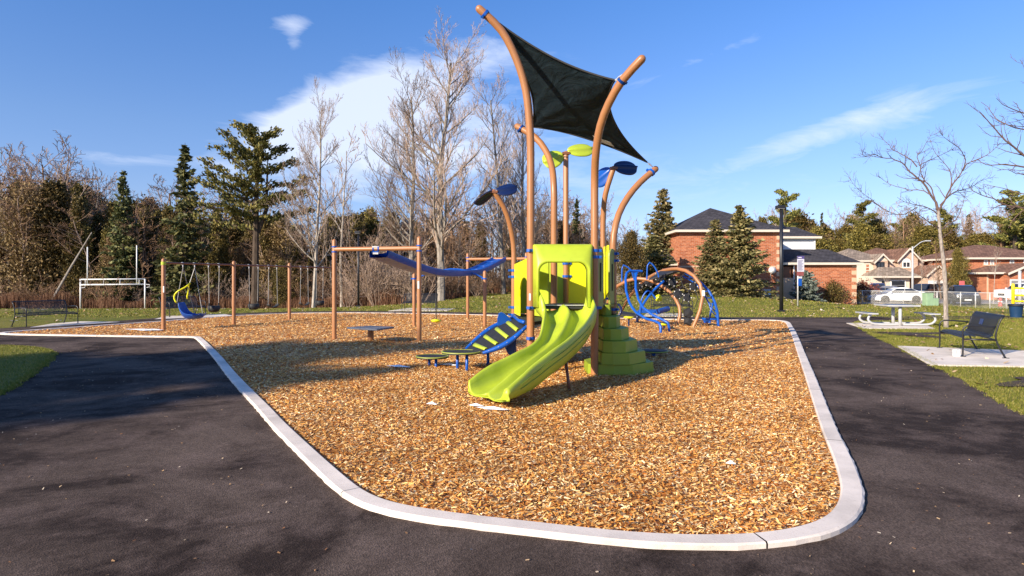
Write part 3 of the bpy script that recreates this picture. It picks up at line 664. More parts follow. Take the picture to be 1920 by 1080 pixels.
# decks
MB().prism([PA, PB, PF, PC], 1.15, 1.21).build('deck', M_RUB, tower, bevel=.006)
MB().prism([PA + Vector((-.03, .1, 0)), PC + Vector((.0, .03, 0)), PF + Vector((0, .04, 0)), PE, PD, PG], 0.85, 0.91).build('deck', M_RUB, tower, bevel=.006)
MB().prism([PA.lerp(PB, .1) + Vector((0, -.03, 0)), PA.lerp(PB, .9) + Vector((0, -.03, 0)), PA.lerp(PB, .9) + Vector((0, .06, 0)), PA.lerp(PB, .1) + Vector((0, .06, 0))], 1.212, 1.222).build('threshold', M_STEEL, tower)
# hood
def hood():
    x0, x1, zt = .365, 1.375, 2.255; xm = (x0 + x1) / 2
    def rr(hw, zb, z1, rad, y, n=8):
        pts = [(xm - hw, y, zb)]
        for k in range(n + 1): a = R(180 - 90 * k / n); pts.append((xm - hw + rad + rad * math.cos(a), y, z1 - rad + rad * math.sin(a)))
        for k in range(n + 1): a = R(90 - 90 * k / n); pts.append((xm + hw - rad + rad * math.cos(a), y, z1 - rad + rad * math.sin(a)))
        pts.append((xm + hw, y, zb)); return pts
    H = (x1 - x0) / 2; zb = 1.19
    rows = [rr(H, zb, zt, .03, 10.60), rr(H + .005, zb, zt + .005, .03, 10.50), rr(H, zb, zt - .01, .04, 10.455), rr(H - .025, zb, zt - .06, .07, 10.40), rr(H - .045, zb, zt - .20, .13, 10.32), rr(H - .055, zb, zt - .26, .17, 10.285),
            rr(H - .065, zb, zt - .285, .17, 10.275), rr(H - .085, zb, zt - .30, .17, 10.28), rr(H - .095, zb, zt - .31, .165, 10.31), rr(H - .10, zb, zt - .30, .16, 10.56)]
    MB().grid(rows).build('slide_hood', M_LIME, tower, autos=60, solid=.008)
hood()
# double slide
rid = [(.87, 10.56, 1.31), (.895, 10.40, 1.275), (.94, 10.18, 1.14), (.848, 9.75, .985), (.704, 9.30, .825), (.506, 8.95, .685), (.30, 8.65, .585), (.088, 8.40, .465), (-.092, 8.17, .37), (-.205, 8.02, .325), (-.27, 7.92, .30)]
rp = catmull(rid, 0.07)
half = [(0, .135), (.03, .120), (.07, .065), (.12, .022), (.20, .002), (.28, 0), (.36, .02), (.41, .07), (.435, .14), (.455, .205), (.48, .235), (.505, .232), (.525, .205), (.535, .15), (.53, .09), (.515, .03), (.475, -.03), (.40, -.065), (.25, -.085), (0, -.09)]
full = [(-a, b) for a, b in half[::-1]][:-1] + half      # left underside -> left rim -> ridge -> right rim -> underside
full = full[:-1]
rows = []; n = len(rp)
for i, p in enumerate(rp):
    d = (rp[min(i + 1, n - 1)] - rp[max(i - 1, 0)]); dh = Vector((d.x, d.y, 0)).normalized()
    if i < 4: dh = Vector((0.0, -1, 0)).lerp(dh, i / 4).normalized()
    t = i / (n - 1); dh = dh.lerp(Vector((-.78, -.62, 0)), max(0, (t - .25) / .75) ** .9).normalized() if t > .25 else dh; rt = Vector((-dh.y, dh.x, 0))
    end = max(0, (t - .84) / .16); bed = p.z - .19 + .055 * end
    row = []
    for s_, z_ in full:
        rimk = (1 - (.50 if abs(s_) > .3 else .78) * end ** 1.5) * 1.30 if z_ > 0 else 1
        lob = .085 * math.sqrt(max(0, 1 - ((abs(s_) - .27) / .275) ** 2)) * end ** 2 if True else 0
        ww0 = .93 - .20 * min(1, t * 2.2) + .10 * max(0, (t - .6) / .4)
        dz = z_ * rimk * (1 if abs(s_) > .2 or z_ < 0 else (1.0 if t > .1 else .6 + 4 * t)); dz *= (1 - .6 * end) if z_ < 0 else 1
        if t < .12 and abs(s_) > .4 and z_ > 0: dz *= 1 + (0.12 - t) * 4
        if s_ < -.3 and z_ > 0: dz *= 1 - .45 * math.sin(math.pi * min(1, t * 1.05)); ww = ww0 * (1 - .12 * math.sin(math.pi * min(1, t * 1.05)))
        else: ww = ww0
        row.append(Vector((p.x, p.y, bed)) + rt * s_ * ww + dh * lob + Vector((0, 0, dz)))
    rows.append(row)
last = rows[-1]; dh = Vector((-.78, -.62, 0)).normalized()
cen = sum(last, Vector()) / len(last)
zc = min(q.z for q in last)
rows.append([q + dh * .02 + Vector((0, 0, -.006)) for q in last]); rows.append([Vector((q.x, q.y, q.z + (zc + .02 - q.z) * .45)) + dh * .028 for q in last]); rows.append([Vector((q.x, q.y, q.z + (zc + .02 - q.z) * .9)) + dh * .018 for q in last])
sl = MB().grid(rows, closed=True)
slide = sl.build('double_slide', M_LIME, tower, smooth=True)
iw = [full.index(q_) for q_ in ((.535, .15), (.53, .09))]
gr = MB()                                               # darker raised lines paint in the groove shade on the slide's right side
for zz, t0, t1 in ((0, .34, .96), (1, .38, .96)):
    pts = []
    for i in range(int(n * t0), int(n * t1)):
        p = rp[i]; d = rp[min(i + 1, n - 1)] - rp[i - 1]; dh = Vector((d.x, d.y, 0)).normalized(); rt = Vector((-dh.y, dh.x, 0)); pts.append(rows[i][iw[zz]] + rt * .003)
    gr.tube(pts, .006, 6)
gr.build('groove_shade', M_STEP, slide)
MB().tube([(.86, 9.02, -.1), (.80, 9.15, .45)], .024, 10).build('slide_leg', M_TAN2, tower, smooth=True)

# panels
def upright(p, q, prof, mat, name='panel', th=.03, side=None):
    """panel standing over the line p-q; prof = [(t, z)]"""
    d = (q - p); nn = Vector((-d.y, d.x, 0)).normalized() * th
    return MB().slab([Vector((p.x + d.x * t, p.y + d.y * t, z)) for t, z in prof], nn).build(name, mat, tower, bevel=.006)
def arc(cx, cz, rx, rz, a0, a1, n=8): return [(cx + rx * math.cos(R(a0 + (a1 - a0) * k / n)), cz + rz * math.sin(R(a0 + (a1 - a0) * k / n))) for k in range(n + 1)]
a = upright(PG, PA, [(0.03, .93), (0.03, 1.99), (.97, 2.05), (.97, .93), (.93, .93)] + arc(.65, 1.32, .28, .38, 0, 180) + [(.37, .93)], M_LIME2)
dd = (PA - PG); nn = Vector((-dd.y, dd.x, 0)).normalized() * .033
for t0, z0, t1, z1 in ((.26, 1.45, .36, 1.72), (.24, 1.05, .26, 1.40)):
    e = PG + dd * t0; f_ = PG + dd * t1; MB().tube([Vector((e.x, e.y, z0)) + nn, Vector((f_.x, f_.y, z1)) + nn], .018, 6).build('slot_shade', M_RUB, a)  # black rods laid on the panel paint in the dark slot openings
upright(PG, PD, [(.04, .93), (.04, 2.0), (.5, 2.25), (.96, 2.25), (.96, .93)], M_LIME)
upright(PD, PE, [(.06, .93), (.06, 2.27), (.94, 2.27), (.94, .93)], M_LIME2)
upright(PC, PG, [(.1, .93), (.1, 2.1), (.62, 2.1), (.62, .93)], M_LIME)
upright(PE, PF, [(.02, 1.2), (.02, 2.36), (.50, 2.36), (.50, 1.4)], M_LIME2)
def slim(t0, t1):
    w = t1 - t0; m = (t0 + t1) / 2
    return [(t0, 1.35), (t0 + w * .1, 1.15), (t1 - w * .1, 1.15), (t1, 1.35), (t1, 2.10)] + arc(m, 2.10, w / 2, .14, 0, 180) + []
for t0, t1 in ((.08, .36), (.70, 1.04)):
    s_ = upright(PB, PF, slim(t0, t1), M_OLIVE_SHADE, th=-.035); dd = PF - PB; nn = Vector((-dd.y, dd.x, 0)).normalized() * -.038  # olive tone paints the green panels as their shade side looks
    e = PB + dd * (t0 + (t1 - t0) * .35); MB().tube([Vector((e.x, e.y, 1.45)) + nn, Vector((e.x, e.y, 1.95)) + nn], .018, 6).build('slot_shade', M_RUB, s_)  # black rod on the panel paints in the dark of a slot
upright(PC, PF, [(.05, .93), (.05, 1.15), (.95, 1.15), (.95, .93)], M_OLIVE_SHADE)
# stacked block steps
xr = [2.52, 2.37, 2.23, 2.10, 1.98, 1.86]; yf = [10.46, 10.44, 10.48, 10.6, 10.82, 11.1]
for k in range(6):
    x, y, xl = xr[k], yf[k], 1.50 + .03 * k; xm = xl + (x - xl) * .52
    poly = [(xl, y + .05), (xl + (xm - xl) * .45, y - .01), (xm + .04, y), (x, y + .40), (x - .02, y + 1.0 - .08 * k), (xl + .4, 12.0 - .03 * k), (xl - .02, 11.5)]
    if k == 0: poly = [(1.31, 10.62), (1.40, 10.47)] + poly[:-1] + [(1.5, 11.5), (1.31, 11.2)]
    tp = [(1.68 + (a_ - 1.68) * .975, 11.1 + (b_ - 11.1) * .975) for a_, b_ in poly]
    z0, z1 = .2 * k - (.05 if k == 0 else -.003), .2 * (k + 1)
    nn_ = len(poly); mb = MB().add([(a_, b_, z0) for a_, b_ in poly] + [(a_, b_, z1) for a_, b_ in tp], [tuple(range(nn_))[::-1], tuple(range(nn_, 2 * nn_))] + [(i, (i + 1) % nn_, nn_ + (i + 1) % nn_, nn_ + i) for i in range(nn_)])
    mb.build('step_block', M_STEP, tower, bevel=.005)
# climbing ramp with treads
LL, LR, UR, UL = Vector((-.87, 11.6, .33)), Vector((-.52, 10.96, .33)), Vector((.27, 11.1, .80)), Vector((.05, 12.3, .90))
def rs(u, v):
    p = LL * (1 - u) * (1 - v) + UL * u * (1 - v) + LR * (1 - u) * v + UR * u * v
    return p + Vector((0, 0, .05 * math.sin(math.pi * u) * (1 - 2.2 * v))) + Vector((-.35, .5, 0)) * .10 * math.sin(math.pi * u) * (1 - 2 * v)
ramp = MB().grid([[rs(i / 14, j / 4) for j in range(5)] for i in range(15)]).build('ramp_mat', M_RUB, tower, smooth=True, solid=.03)
for u in (.12, .35, .59, .82):
    MB().grid([[rs(u + du, v / 6) + Vector((0, 0, .022 + .02 * (abs(du) < .03))) for v in range(1, 6)] for du in (-.035, -.02, .02, .035)]).build('tread', M_LIME, ramp, smooth=True, solid=.01)
for v in (0, 1): MB().tube([rs(i / 16, v) + Vector((0, 0, .015)) for i in range(17)], [.028 + .022 * math.sin(math.pi * i / 16) for i in range(17)], 12).build('side_rail', M_BLUE, ramp, autos=50)
for v in (0, 1):
    for i in (2, 5, 8, 11, 14): q = rs(i / 16, v); MB().lathe(q + Vector((0, -.045, .03)), [(.008, 0), (.006, .01)], 8, (0, -1, .3)).build('bolt', M_STEEL, ramp)
MB().tube([rs(1, 0) + Vector((-.02, 0, .03)), rs(1, .35), Vector((.22, 11.2, .88))], .035, 10).build('ramp_bracket', M_BLUE, tower, smooth=True)
def fin(px, D, D2):
    pts = [Wp(x, y, D + (D2 - D) * (x - px[0][0]) / 40) for x, y in px]; return MB().slab(pts, (.01, .05, 0)).build('ramp_fin', M_BLUE2, tower, bevel=.008)
fin([(933, 612), (932, 598), (935, 587), (940, 585), (946, 588), (956, 597), (963, 602), (950, 607)], 12.0, 12.1)
fin([(944, 646), (953, 635), (966, 625), (968, 640), (964, 668), (961, 671), (952, 663)], 11.9, 11.8)
MB().tube([(0.06, 12.05, -.1), (0.06, 12.05, .55)], .03, 10).build('ramp_leg', M_BLUE, tower, smooth=True)
MB().tube([G(915, 686, 0) + Vector((0, 0, -.1)), G(915, 686, 0) + Vector((0, 0, .36))], .03, 10).build('ramp_leg', M_BLUE, tower, smooth=True)
MB().bx(.29, .32, 10.47, 10.50, 1.30, 1.42).build('warning_label', M_STICK, tower)

# ================================================================ stepping discs beside the ramp
def disc_pod(lbl, c, z, legs, rx, ry, rz):
    t = thing('stepping_disc', lbl, 'stepping disc', (c[0], c[1], 0), rz, 'stepping discs beside the ramp')
    def ell(r_, n=28): return [(rx * r_ * math.cos(2 * math.pi * k / n), ry * r_ * math.sin(2 * math.pi * k / n)) for k in range(n)]
    MB().prism(ell(1), z - .035, z).build('disc_top', M_RUB, t, world=False, bevel=.012)
    o, i_ = ell(1.015), ell(.93); n = len(o); rows = [[(x, y, z - .012) for x, y in o], [(x, y, z + .006) for x, y in o], [(x, y, z + .008) for x, y in i_], [(x, y, z - .01) for x, y in i_]]
    MB().grid(rows, closed=True).build('disc_rim', M_OLIVE_SHADE, t, world=False, smooth=True)
    for lx, ly in legs: MB().tube([(lx, ly, -.1), (lx, ly, z - .03)], .028, 12).build('leg', M_BLUE, t, world=False, smooth=True)
disc_pod('low round black stepping disc on two blue legs, farther from the ramp', (-1.50, 11.55), .22, ((-.1, .12), (.1, -.08)), .31, .30, -.2)
disc_pod('taller round black stepping disc on two blue legs touching the ramp', (-.92, 11.15), .35, ((-.09, .09), (.12, -.1)), .36, .30, -.1)
t = thing('stepping_disc', 'low dark green stepping disc on the chips behind the block steps', 'stepping disc', (3.05, 13.2, 0), 0, None)
MB().lathe((0, 0, .10), [(.28, 0), (.3, .02), (.28, .04)], 24).build('disc_top', M_RUB, t, world=False, smooth=True); MB().lathe((0, 0, .112), [(.312, 0), (.312, .02)], 24).build('disc_rim', M_OLIVE_SHADE, t, world=False, smooth=True)
MB().tube([(0, 0, -.1), (0, 0, .1)], .04, 10).build('leg', M_BLUE, t, world=False)

# ================================================================ overhead wave climber
oc = thing('overhead_climber', 'tan post frame carrying a wavy blue overhead climbing track', 'play structure', (-2.6, 20, 0))
posts = [((627, 637), 449), ((786, 641), 444), ((794.5 - 18, 613), 513), ((877, 598), 475), ((909, 613), 508), ((987, 600), 474)]
PP = []
for (x, y), ty in posts:
    b = G(x, y, 0); b.z = -.1; tz = CH + (HY - ty) / F * b.y; PP.append((b, tz)); post_obj([b, Vector((b.x, b.y, tz - .05))], parent=oc)
def beam(i, j, py, parent=oc):
    a, b = PP[i][0], PP[j][0]; za = CH + (HY - py) / F * a.y; a = Vector((a.x, a.y, za)); b = Vector((b.x, b.y, za))
    MB().tube([a, b], .062, 14).build('beam', M_TAN, parent, autos=50)
    for p in (a, b): mb = MB(); ring(mb, p + Vector((0, 0, .07)), h=.035); ring(mb, p - Vector((0, 0, .07)), h=.035); mb.box(p + Vector((.0, .075, 0)), (.04, .02, .16)); mb.build('clamp', M_BLUE, parent, autos=40)
    return a, b
b1 = beam(0, 1, 467.5); b2 = beam(3, 5, 486)
wv = catmull([Wp(710, 477, 16.6), Wp(740, 489, 17.3), Wp(775, 502, 18.2), Wp(802, 510, 19.0), Wp(832, 513.5, 20.0), Wp(862, 513, 21.3), Wp(889, 510, 22.5), Wp(912, 500, 23.7), Wp(936, 487, 25.0)], .25)
rows = []; n = len(wv)
for i, p in enumerate(wv):
    d = wv[min(i + 1, n - 1)] - wv[max(i - 1, 0)]; r_ = Vector((d.y, -d.x, 0)).normalized(); u = r_.cross(d).normalized()
    rows.append([p + r_ * a_ * .29 + u * b_ for a_, b_ in ((-1.08, .0), (-1.06, .10), (-.95, .12), (-.84, .05), (-.4, .02), (0, .035), (.4, .02), (.84, .05), (.95, .12), (1.06, .10), (1.08, 0), (.95, -.08), (0, -.10), (-.95, -.08))])
trk = MB().grid(rows, closed=True).build('wave_track', M_BLUE2, oc, autos=40)
for k in range(3, n - 2, 3): p = wv[k]; d = wv[k + 1] - wv[k - 1]; r_ = Vector((d.y, -d.x, 0)).normalized(); MB().tube([p - r_ * .24 + Vector((0, 0, .07)), p + r_ * .24 + Vector((0, 0, .07))], .014, 8).build('grip_bar', M_BLUE, trk, smooth=True)
pip = [(777, 521), (792, 517), (815, 510), (845, 504.5), (872, 507), (893, 515), (908, 522)]
for dz, dy in ((0, 0), (-.0, .55)):
    MB().tube(catmull([Wp(x, y, 21.6 + dy * math.sin(math.pi * k / 6)) + Vector((0, 0, dz)) for k, (x, y) in enumerate(pip)], .2), .032, 10).build('curved_pipe', M_BLUE, oc, autos=50)
for k in (2, 4): mb = MB(); ring(mb, (PP[k][0].x, PP[k][0].y, CH + (HY - 522.5) / F * PP[k][0].y), ear=(-1, 0, 0)); mb.build('clamp', M_BLUE, oc, autos=40)
mb = MB()
c0 = b1[0].lerp(b1[1], .47); c1 = b1[0].lerp(b1[1], .53)
for c in (c0, c1): ring(mb, c, .062, .04, (1, 0, 0))
mb.bx(c0.x, c1.x, c0.y - .09, c0.y + .02, c0.z - .10, c0.z - .07)
mb.build('clamp', M_BLUE, oc, autos=40)
MB().bx(c0.x - .02, c1.x + .02, c0.y - .085, c0.y - .07, c0.z + .03, c0.z + .07).bx(c0.x, c1.x, c0.y - .085, c0.y - .07, c0.z - .15, c0.z - .08).build('bracket_plate', M_STEEL, oc)
p2_ = PP[1][0]; MB().bx(p2_.x - .035, p2_.x + .01, p2_.y - .069, p2_.y - .06, 1.42, 1.62).build('warning_label', M_STICK, oc)
t = thing('hanging_disc', 'small yellow green disc hanging on a rope under the wavy blue track', 'disc swing', (-2.45, 19.8, 0))
MB().tube([(0, 0, .35), (0, 0, 1.74)], .017, 8).build('rope', M_ROPE, t, world=False); MB().lathe((0, 0, .3), [(.02, -.03), (.12, 0), (.17, .03), (.16, .06), (.04, .09)], 18).build('disc_seat', M_LIME2, t, world=False, smooth=True)
# low table on one post
b = G(695, 639, 0); t = thing('play_table', 'low square grey table plate on a single tan post in the chips', 'play table', (b.x, b.y, 0))
MB().slab([Wp(650, 613.5, 16.2), Wp(694, 610.5, 16.95), Wp(739, 612.5, 16.35), Wp(707, 617, 15.55)], (0, 0, -.045)).build('table_top', M_TABLE, t, bevel=.008)
MB().tube([b - Vector((0, 0, .1)), Vector((b.x, b.y, .36))], .085, 16).build('post', M_TAN, t, autos=50)

# ================================================================ swings
ST = Vector((1.07, 2.65, 0)); SP0 = Vector((-11.25, 19.8, 0)); BZ = 2.2
sw = thing('swing_frame', 'long swing frame of tan posts and brown top beam, green collar on the first post', 'swing frame', tuple(SP0 + ST * 1.5))
for k in range(4): p = SP0 + ST * k; post_obj([p - Vector((0, 0, .1)), p + Vector((0, 0, 2.29))], parent=sw)
MB().tube([SP0 + Vector((0, 0, BZ)), SP0 + ST * 3 + Vector((0, 0, BZ))], .032, 12).build('top_beam', M_TAN2, sw, autos=50)
MB().tube([SP0 + Vector((0, 0, 2.14)), SP0 + Vector((0, 0, 2.24))], .075, 16).build('green_collar', M_LIME, sw, autos=50)
MB().bx(SP0.x + .02, SP0.x + .055, SP0.y - .068, SP0.y - .055, 1.25, 1.45).build('warning_label', M_STICK, sw)
def beam_at(px):
    k = (px - 960) / F; t_ = (k * SP0.y - SP0.x) / (ST.x - k * ST.y); return SP0 + ST * t_
for px in (343, 365, 391, 411, 467, 484, 504, 519, 564, 577, 593, 606):
    p = beam_at(px); mb = MB(); mb.tube([p + Vector((-.02, -.0, BZ + .0)) - ST.normalized() * .03, p + Vector((-.02, 0, BZ)) + ST.normalized() * .03], .045, 10); mb.tube([p + Vector((0, 0, BZ - .03)), p + Vector((0, 0, BZ - .15))], .018, 8)
    mb.build('hanger', M_LGREY, sw, smooth=True)
dS = ST.normalized(); nS = Vector((dS.y, -dS.x, 0))
def swing(kind, pa, pb, lbl):
    a, b = beam_at(pa), beam_at(pb); m = (a + b) / 2
    t = thing({'belt': 'belt_swing', 'bucket': 'bucket_swing', 'chair': 'harness_swing'}[kind], lbl, 'swing', (m.x, m.y, 0), 0, None if kind == 'chair' else kind + ' swings on the long frame')
    top = Vector((0, 0, BZ - .14))
    if kind == 'belt':
        z = .58; w = .25; e1, e2 = m - dS * w + Vector((0, 0, z + .12)), m + dS * w + Vector((0, 0, z + .12))
        rows = [[m + dS * w * math.sin(s_ * math.pi / 2) + Vector((0, 0, z + .12 * (s_ * s_))) + nS * q for q in (-.08, 0, .08)] for s_ in [k / 6 for k in range(-6, 7)]]
        MB().grid(rows).build('seat', M_RUB, t, smooth=True, solid=.02); ends = ((a + top, e1), (b + top, e2))
    elif kind == 'bucket':
        z = .52; e1, e2 = m - dS * .2 + Vector((0, 0, z + .32)), m + dS * .2 + Vector((0, 0, z + .32))
        MB().lathe(m + Vector((0, 0, z)), [(.10, 0), (.17, .03), (.20, .10), (.205, .22), (.185, .225), (.18, .1), (.1, .04)], 18).build('seat', M_RUB, t, smooth=True)
        for e in (e1, e2): MB().tube([e, e - Vector((0, 0, .3))], .02, 6).build('strap', M_RUB, t)
        ends = ((a + top, e1), (b + top, e2))
    for p, q in ends: MB().tube([p, q], .011, 5).build('chain', M_CHAIN, t)
swing('bucket', 391, 411, 'black bucket swing beside the blue harness seat swing'); swing('bucket', 467, 484, 'black bucket swing, first in the middle bay of the frame')
swing('belt', 504, 519, 'black belt swing next to the third swing post, middle bay'); swing('belt', 564, 577, 'black belt swing in front of the pale tree trunk, far bay'); swing('bucket', 593, 606, 'farthest black bucket swing, last seat of the long frame')
a, b = beam_at(343), beam_at(365); m = (a + b) / 2
t = thing('harness_swing', 'big blue plastic swing chair with yellow green harness bar', 'swing', (m.x, m.y, 0))
def hp(x, y, off=0.0): return Wp(x, y, m.y) + Vector((0, off, 0))
prof = [(335, 567), (337, 580), (341, 590), (347, 597), (355, 599), (366, 598), (376, 597), (381, 594), (382, 588)]
cen = [(341, 566), (343, 575), (348, 583), (355, 587.5), (362, 588), (370, 589), (377, 589), (380, 587), (381.5, 586)]
rows = []
for (x, y), (cx, cy) in zip(catmull([(x, y, 0) for x, y in prof], 2)[::1], catmull([(x, y, 0) for x, y in cen], 1.2)[::1]) if False else []: pass
po = [Vector((x, y, 0)) for x, y in prof]; ci = [Vector((x, y, 0)) for x, y in cen]
for k in range(len(prof)):
    row = []
    for j in range(-4, 5):
        s_ = j / 4; e = s_ * s_; q = po[k].lerp(ci[k], e ** .8 * .95); row.append(hp(q.x, q.y, s_ * .24 * (1 - .15 * (k in (0, 8)))) )
    rows.append(row)
MB().grid(rows).build('chair_shell', M_BLUE2, t, smooth=True, solid=.025, subd=1)
MB().tube(catmull([hp(337, 567, -.2), hp(333, 560, -.2), hp(334, 552, -.2), hp(341, 545, -.2), hp(351, 538, -.1), hp(356, 531, 0)], .05), .028, 8, dome=True).tube(catmull([hp(346, 561, .2), hp(345, 556, .2), hp(347, 549, .2), hp(351, 542, .1), hp(354, 535, 0)], .05), .026, 8).build('harness_bar', M_LIME2, t, smooth=True)
for p, q in ((a, hp(338, 566, -.2)), (a, hp(359, 588, .2)), (b, hp(354, 535, 0)), (b, hp(374, 588, .2))): MB().tube([Vector((p.x, p.y, BZ - .14)), q], .011, 5).build('chain', M_CHAIN, t)

# ================================================================ rope net climber
nc = thing('net_climber', 'rope net climber with two big tan hoops and blue climbing rails', 'play structure', (6.2, 23, 0))
def dpath(px, step=.25): return catmull([Wp(*p) for p in px], step)
hA = dpath([(1300, 613, 21.4), (1307, 597, 21.4), (1313, 580, 21.4), (1317.5, 556, 21.5), (1313, 533, 21.6), (1301, 517, 21.8), (1286, 507.5, 22.1), (1270, 504, 22.5), (1253, 505.5, 23.1), (1237, 510, 23.8), (1219, 519, 24.6), (1200, 533, 25.6), (1183, 553, 26.8), (1171, 572, 27.8), (1163, 590, 28.6)])
hB = dpath([(1270, 610, 22.3), (1275.5, 590, 22.3), (1274, 575, 22.4), (1267, 561, 22.5), (1255, 547, 22.6), (1238, 534, 22.8), (1214, 524, 23.0), (1196, 522, 23.2), (1177, 526, 23.4), (1158, 536, 23.7), (1146, 551, 24.0), (1139, 572, 24.3), (1136, 603, 24.6)])
for h in (hA, hB): MB().tube(h, .064, 14).build('hoop', M_TAN, nc, autos=50)
def at(path, t_):
    i = t_ * (len(path) - 1); k = min(int(i), len(path) - 2); return path[k].lerp(path[k + 1], i - k)
net = MB(); NU, NV = 15, 6
def npnt(i, j):
    t_ = .10 + .80 * i / NU; p = at(hA, t_).lerp(at(hB, .92 * t_ + .02), j / NV); return p - Vector((0, 0, .22 * math.sin(math.pi * j / NV)))
for i in range(NU + 1):
    for j in range(NV + 1):
        off = .18 if (i + j) % 2 else -.18
        p = npnt(i + off, j)
        if j < NV: net.tube([p, npnt(i - off, j + 1)], .014, 5)
        if (i + j) % 2 and i < NU: net.tube([p, npnt(i + 1 - off * -1 * -1, j)], .014, 5)
net.build('rope_net', M_ROPE, nc)
for i, j, s_ in ((5, 1, .20), (7, 2, .18), (3, 2, .17), (2, 4, .18), (1, 3, .16), (9, 3, .16), (5, 4, .15), (1, 1, .16), (4, 3, .15)):
    c = npnt(i, j); hub = MB().lathe(c, [(.02, -.05), (s_ * .9, -.03), (s_, 0), (s_ * .9, .03), (.02, .05)], 10, (.2, -.9, .35)).build('rubber_cluster', M_RUB, nc)
    for k in range(5): a_ = k * 1.257; MB().lathe(c + Vector((math.cos(a_) * s_ * .9, -.05, math.sin(a_) * s_ * .9)), [(.022, -.02), (.022, .02)], 8).build('white_cap', M_LGREY, hub)
for x, y in ((1262, 580), (1290, 585)):
    c = Wp(x, y, 21.9); net_v = MB().tube([c, c + Vector((0, 0, .5))], .012, 5).tube([c, Vector((c.x + .1, c.y, .0))], .012, 5).build('drop_rope', M_ROPE, nc)
c = Wp(1290, 587, 21.8); MB().lathe(c, [(.03, -.12), (.17, -.1), (.2, 0), (.17, .1), (.03, .12)], 5, (0, -1, 0)).build('rubber_cluster', M_RUB, nc); MB().lathe(c - Vector((0, 0, .28)), [(.03, -.10), (.14, -.08), (.18, 0), (.14, .08), (.03, .1)], 5, (0, -1, .2)).build('rubber_cluster', M_RUB, nc)
rails = [[(1239, 625, 19.0), (1238.5, 612, 19.0), (1236, 606, 19.1), (1228, 602, 19.2), (1211, 597.5, 19.5), (1193, 586, 19.9), (1180, 567, 20.3), (1174, 545, 20.6), (1173, 523, 20.9), (1175, 512, 21.0), (1180, 508, 21.1), (1204, 508.5, 21.2)],
         [(1255, 622, 19.5), (1254, 610, 19.5), (1252, 605, 19.5), (1245, 601, 19.6), (1224, 591, 19.9), (1206, 577, 20.2), (1197, 561, 20.5), (1192, 541, 20.8), (1192, 520, 21.0), (1194, 510, 21.2), (1198, 508, 21.3)],
         [(1166, 528, 21.6), (1166.5, 503, 21.6), (1169, 497, 21.6), (1177, 501, 21.6), (1185, 510, 21.6), (1189, 525, 21.6)], [(1213, 524, 21.8), (1214, 498, 21.8), (1218, 492, 21.8), (1227, 500, 21.8), (1234, 514, 21.8), (1235, 520, 21.8)]]
for r_ in rails[:2]: MB().tube([Vector((0, 0, 0)) + Wp(*r_[0]) - Vector((0, 0, .15))] + dpath(r_), .042, 12).build('slide_rail', M_BLUE, nc, autos=60)
for r_ in rails[2:]: MB().tube(dpath(r_, .1), .026, 10).build('hand_loop', M_BLUE, nc, autos=60)
MB().slab([Wp(1187, 509, 21.15), Wp(1197, 509, 21.15), Wp(1194, 519, 21.1), Wp(1190, 519, 21.1)], (0, .04, 0)).build('rail_plate', M_BLUE2, nc)
lo = dpath([(1285, 512, 22.4), (1300, 520, 22.2), (1315, 531, 22.0), (1330, 547, 21.8), (1340, 566, 21.7), (1345, 585, 21.7), (1347, 612, 21.7)]); li = dpath([(1280, 518, 22.9), (1296, 526, 22.8), (1310, 538, 22.7), (1322, 555, 22.6), (1330, 570, 22.5), (1333, 580, 22.4), (1331, 596, 22.4)])
lad = MB().tube(lo, .045, 10).build('arched_ladder', M_BLUE, nc, autos=60); MB().tube(li, .03, 10).build('ladder_rail', M_BLUE, lad, autos=60)
for k in range(1, 9): MB().tube([at(lo, k / 9.5), at(li, k / 9.5)], .02, 8).build('rung', M_BLUE, lad, smooth=True)
MB().tube([Wp(1337, 566, 21.8), Wp(1331, 597, 21.8)], .025, 8).tube([Wp(1316, 598, 21.9), Wp(1346, 599, 21.7)], .03, 8).tube([Wp(1346, 599, 21.7), Wp(1346, 611.5, 21.7)], .04, 8).build('ladder_brace', M_BLUE, lad, smooth=True)
MB().slab([Wp(1195, 582, 21.9), Wp(1228, 582, 21.9), Wp(1252, 580, 22.6), Wp(1200, 579.5, 22.8)], (0, 0, -.10)).build('bridge_deck', M_BLUE2, nc, bevel=.02)
MB().tube([Wp(1232, 584.5, 21.9), Wp(1252, 579, 22.5)], .10, 12).build('crawl_roll', M_BLUE2, nc, autos=50)
MB().tube(dpath([(1230, 560, 21.9), (1215, 545, 21.9), (1203, 562, 21.9), (1200, 590, 21.9)], .1), .03, 8).tube(dpath([(1245, 527, 22.6), (1225, 545, 22.4), (1208, 567, 22.2), (1201, 580, 22.1)], .2), .045, 10).build('support_bar', M_BLUE, nc, autos=60)
MB().tube([Wp(1195, 588, 22.1), Wp(1195, 604, 22.1)], .05, 10).build('post', M_NAVY_SHADE, nc, smooth=True)
MB().tube(dpath([(1142, 592, 19.8), (1152, 596, 19.8), (1162, 590, 19.8), (1165, 578, 19.8), (1161, 572, 19.8), (1154, 570, 19.8)], .1), .04, 8).build('low_rail', M_NAVY_SHADE, nc, autos=60)
MB().slab([Wp(1165, 583, 23.5), Wp(1190, 587, 22.8), Wp(1192, 591, 22.4), (Wp(1163, 588, 23))], (0, 0, -.05)).build('rubber_deck', M_RUB, nc)
MB().slab([Wp(1320, 603, 21.9), Wp(1332, 603, 21.7), Wp(1334, 599, 22.2), Wp(1316, 595, 22.6)], (0, 0, -.05)).build('foot_plate', M_BLUE2, nc)
MB().slab([Wp(1216, 524, 22.6), Wp(1262, 509, 22.3), Wp(1275, 508, 22.4), Wp(1238, 508, 23.6)], (0, 0, -.04)).build('top_pad', M_RUB, nc)
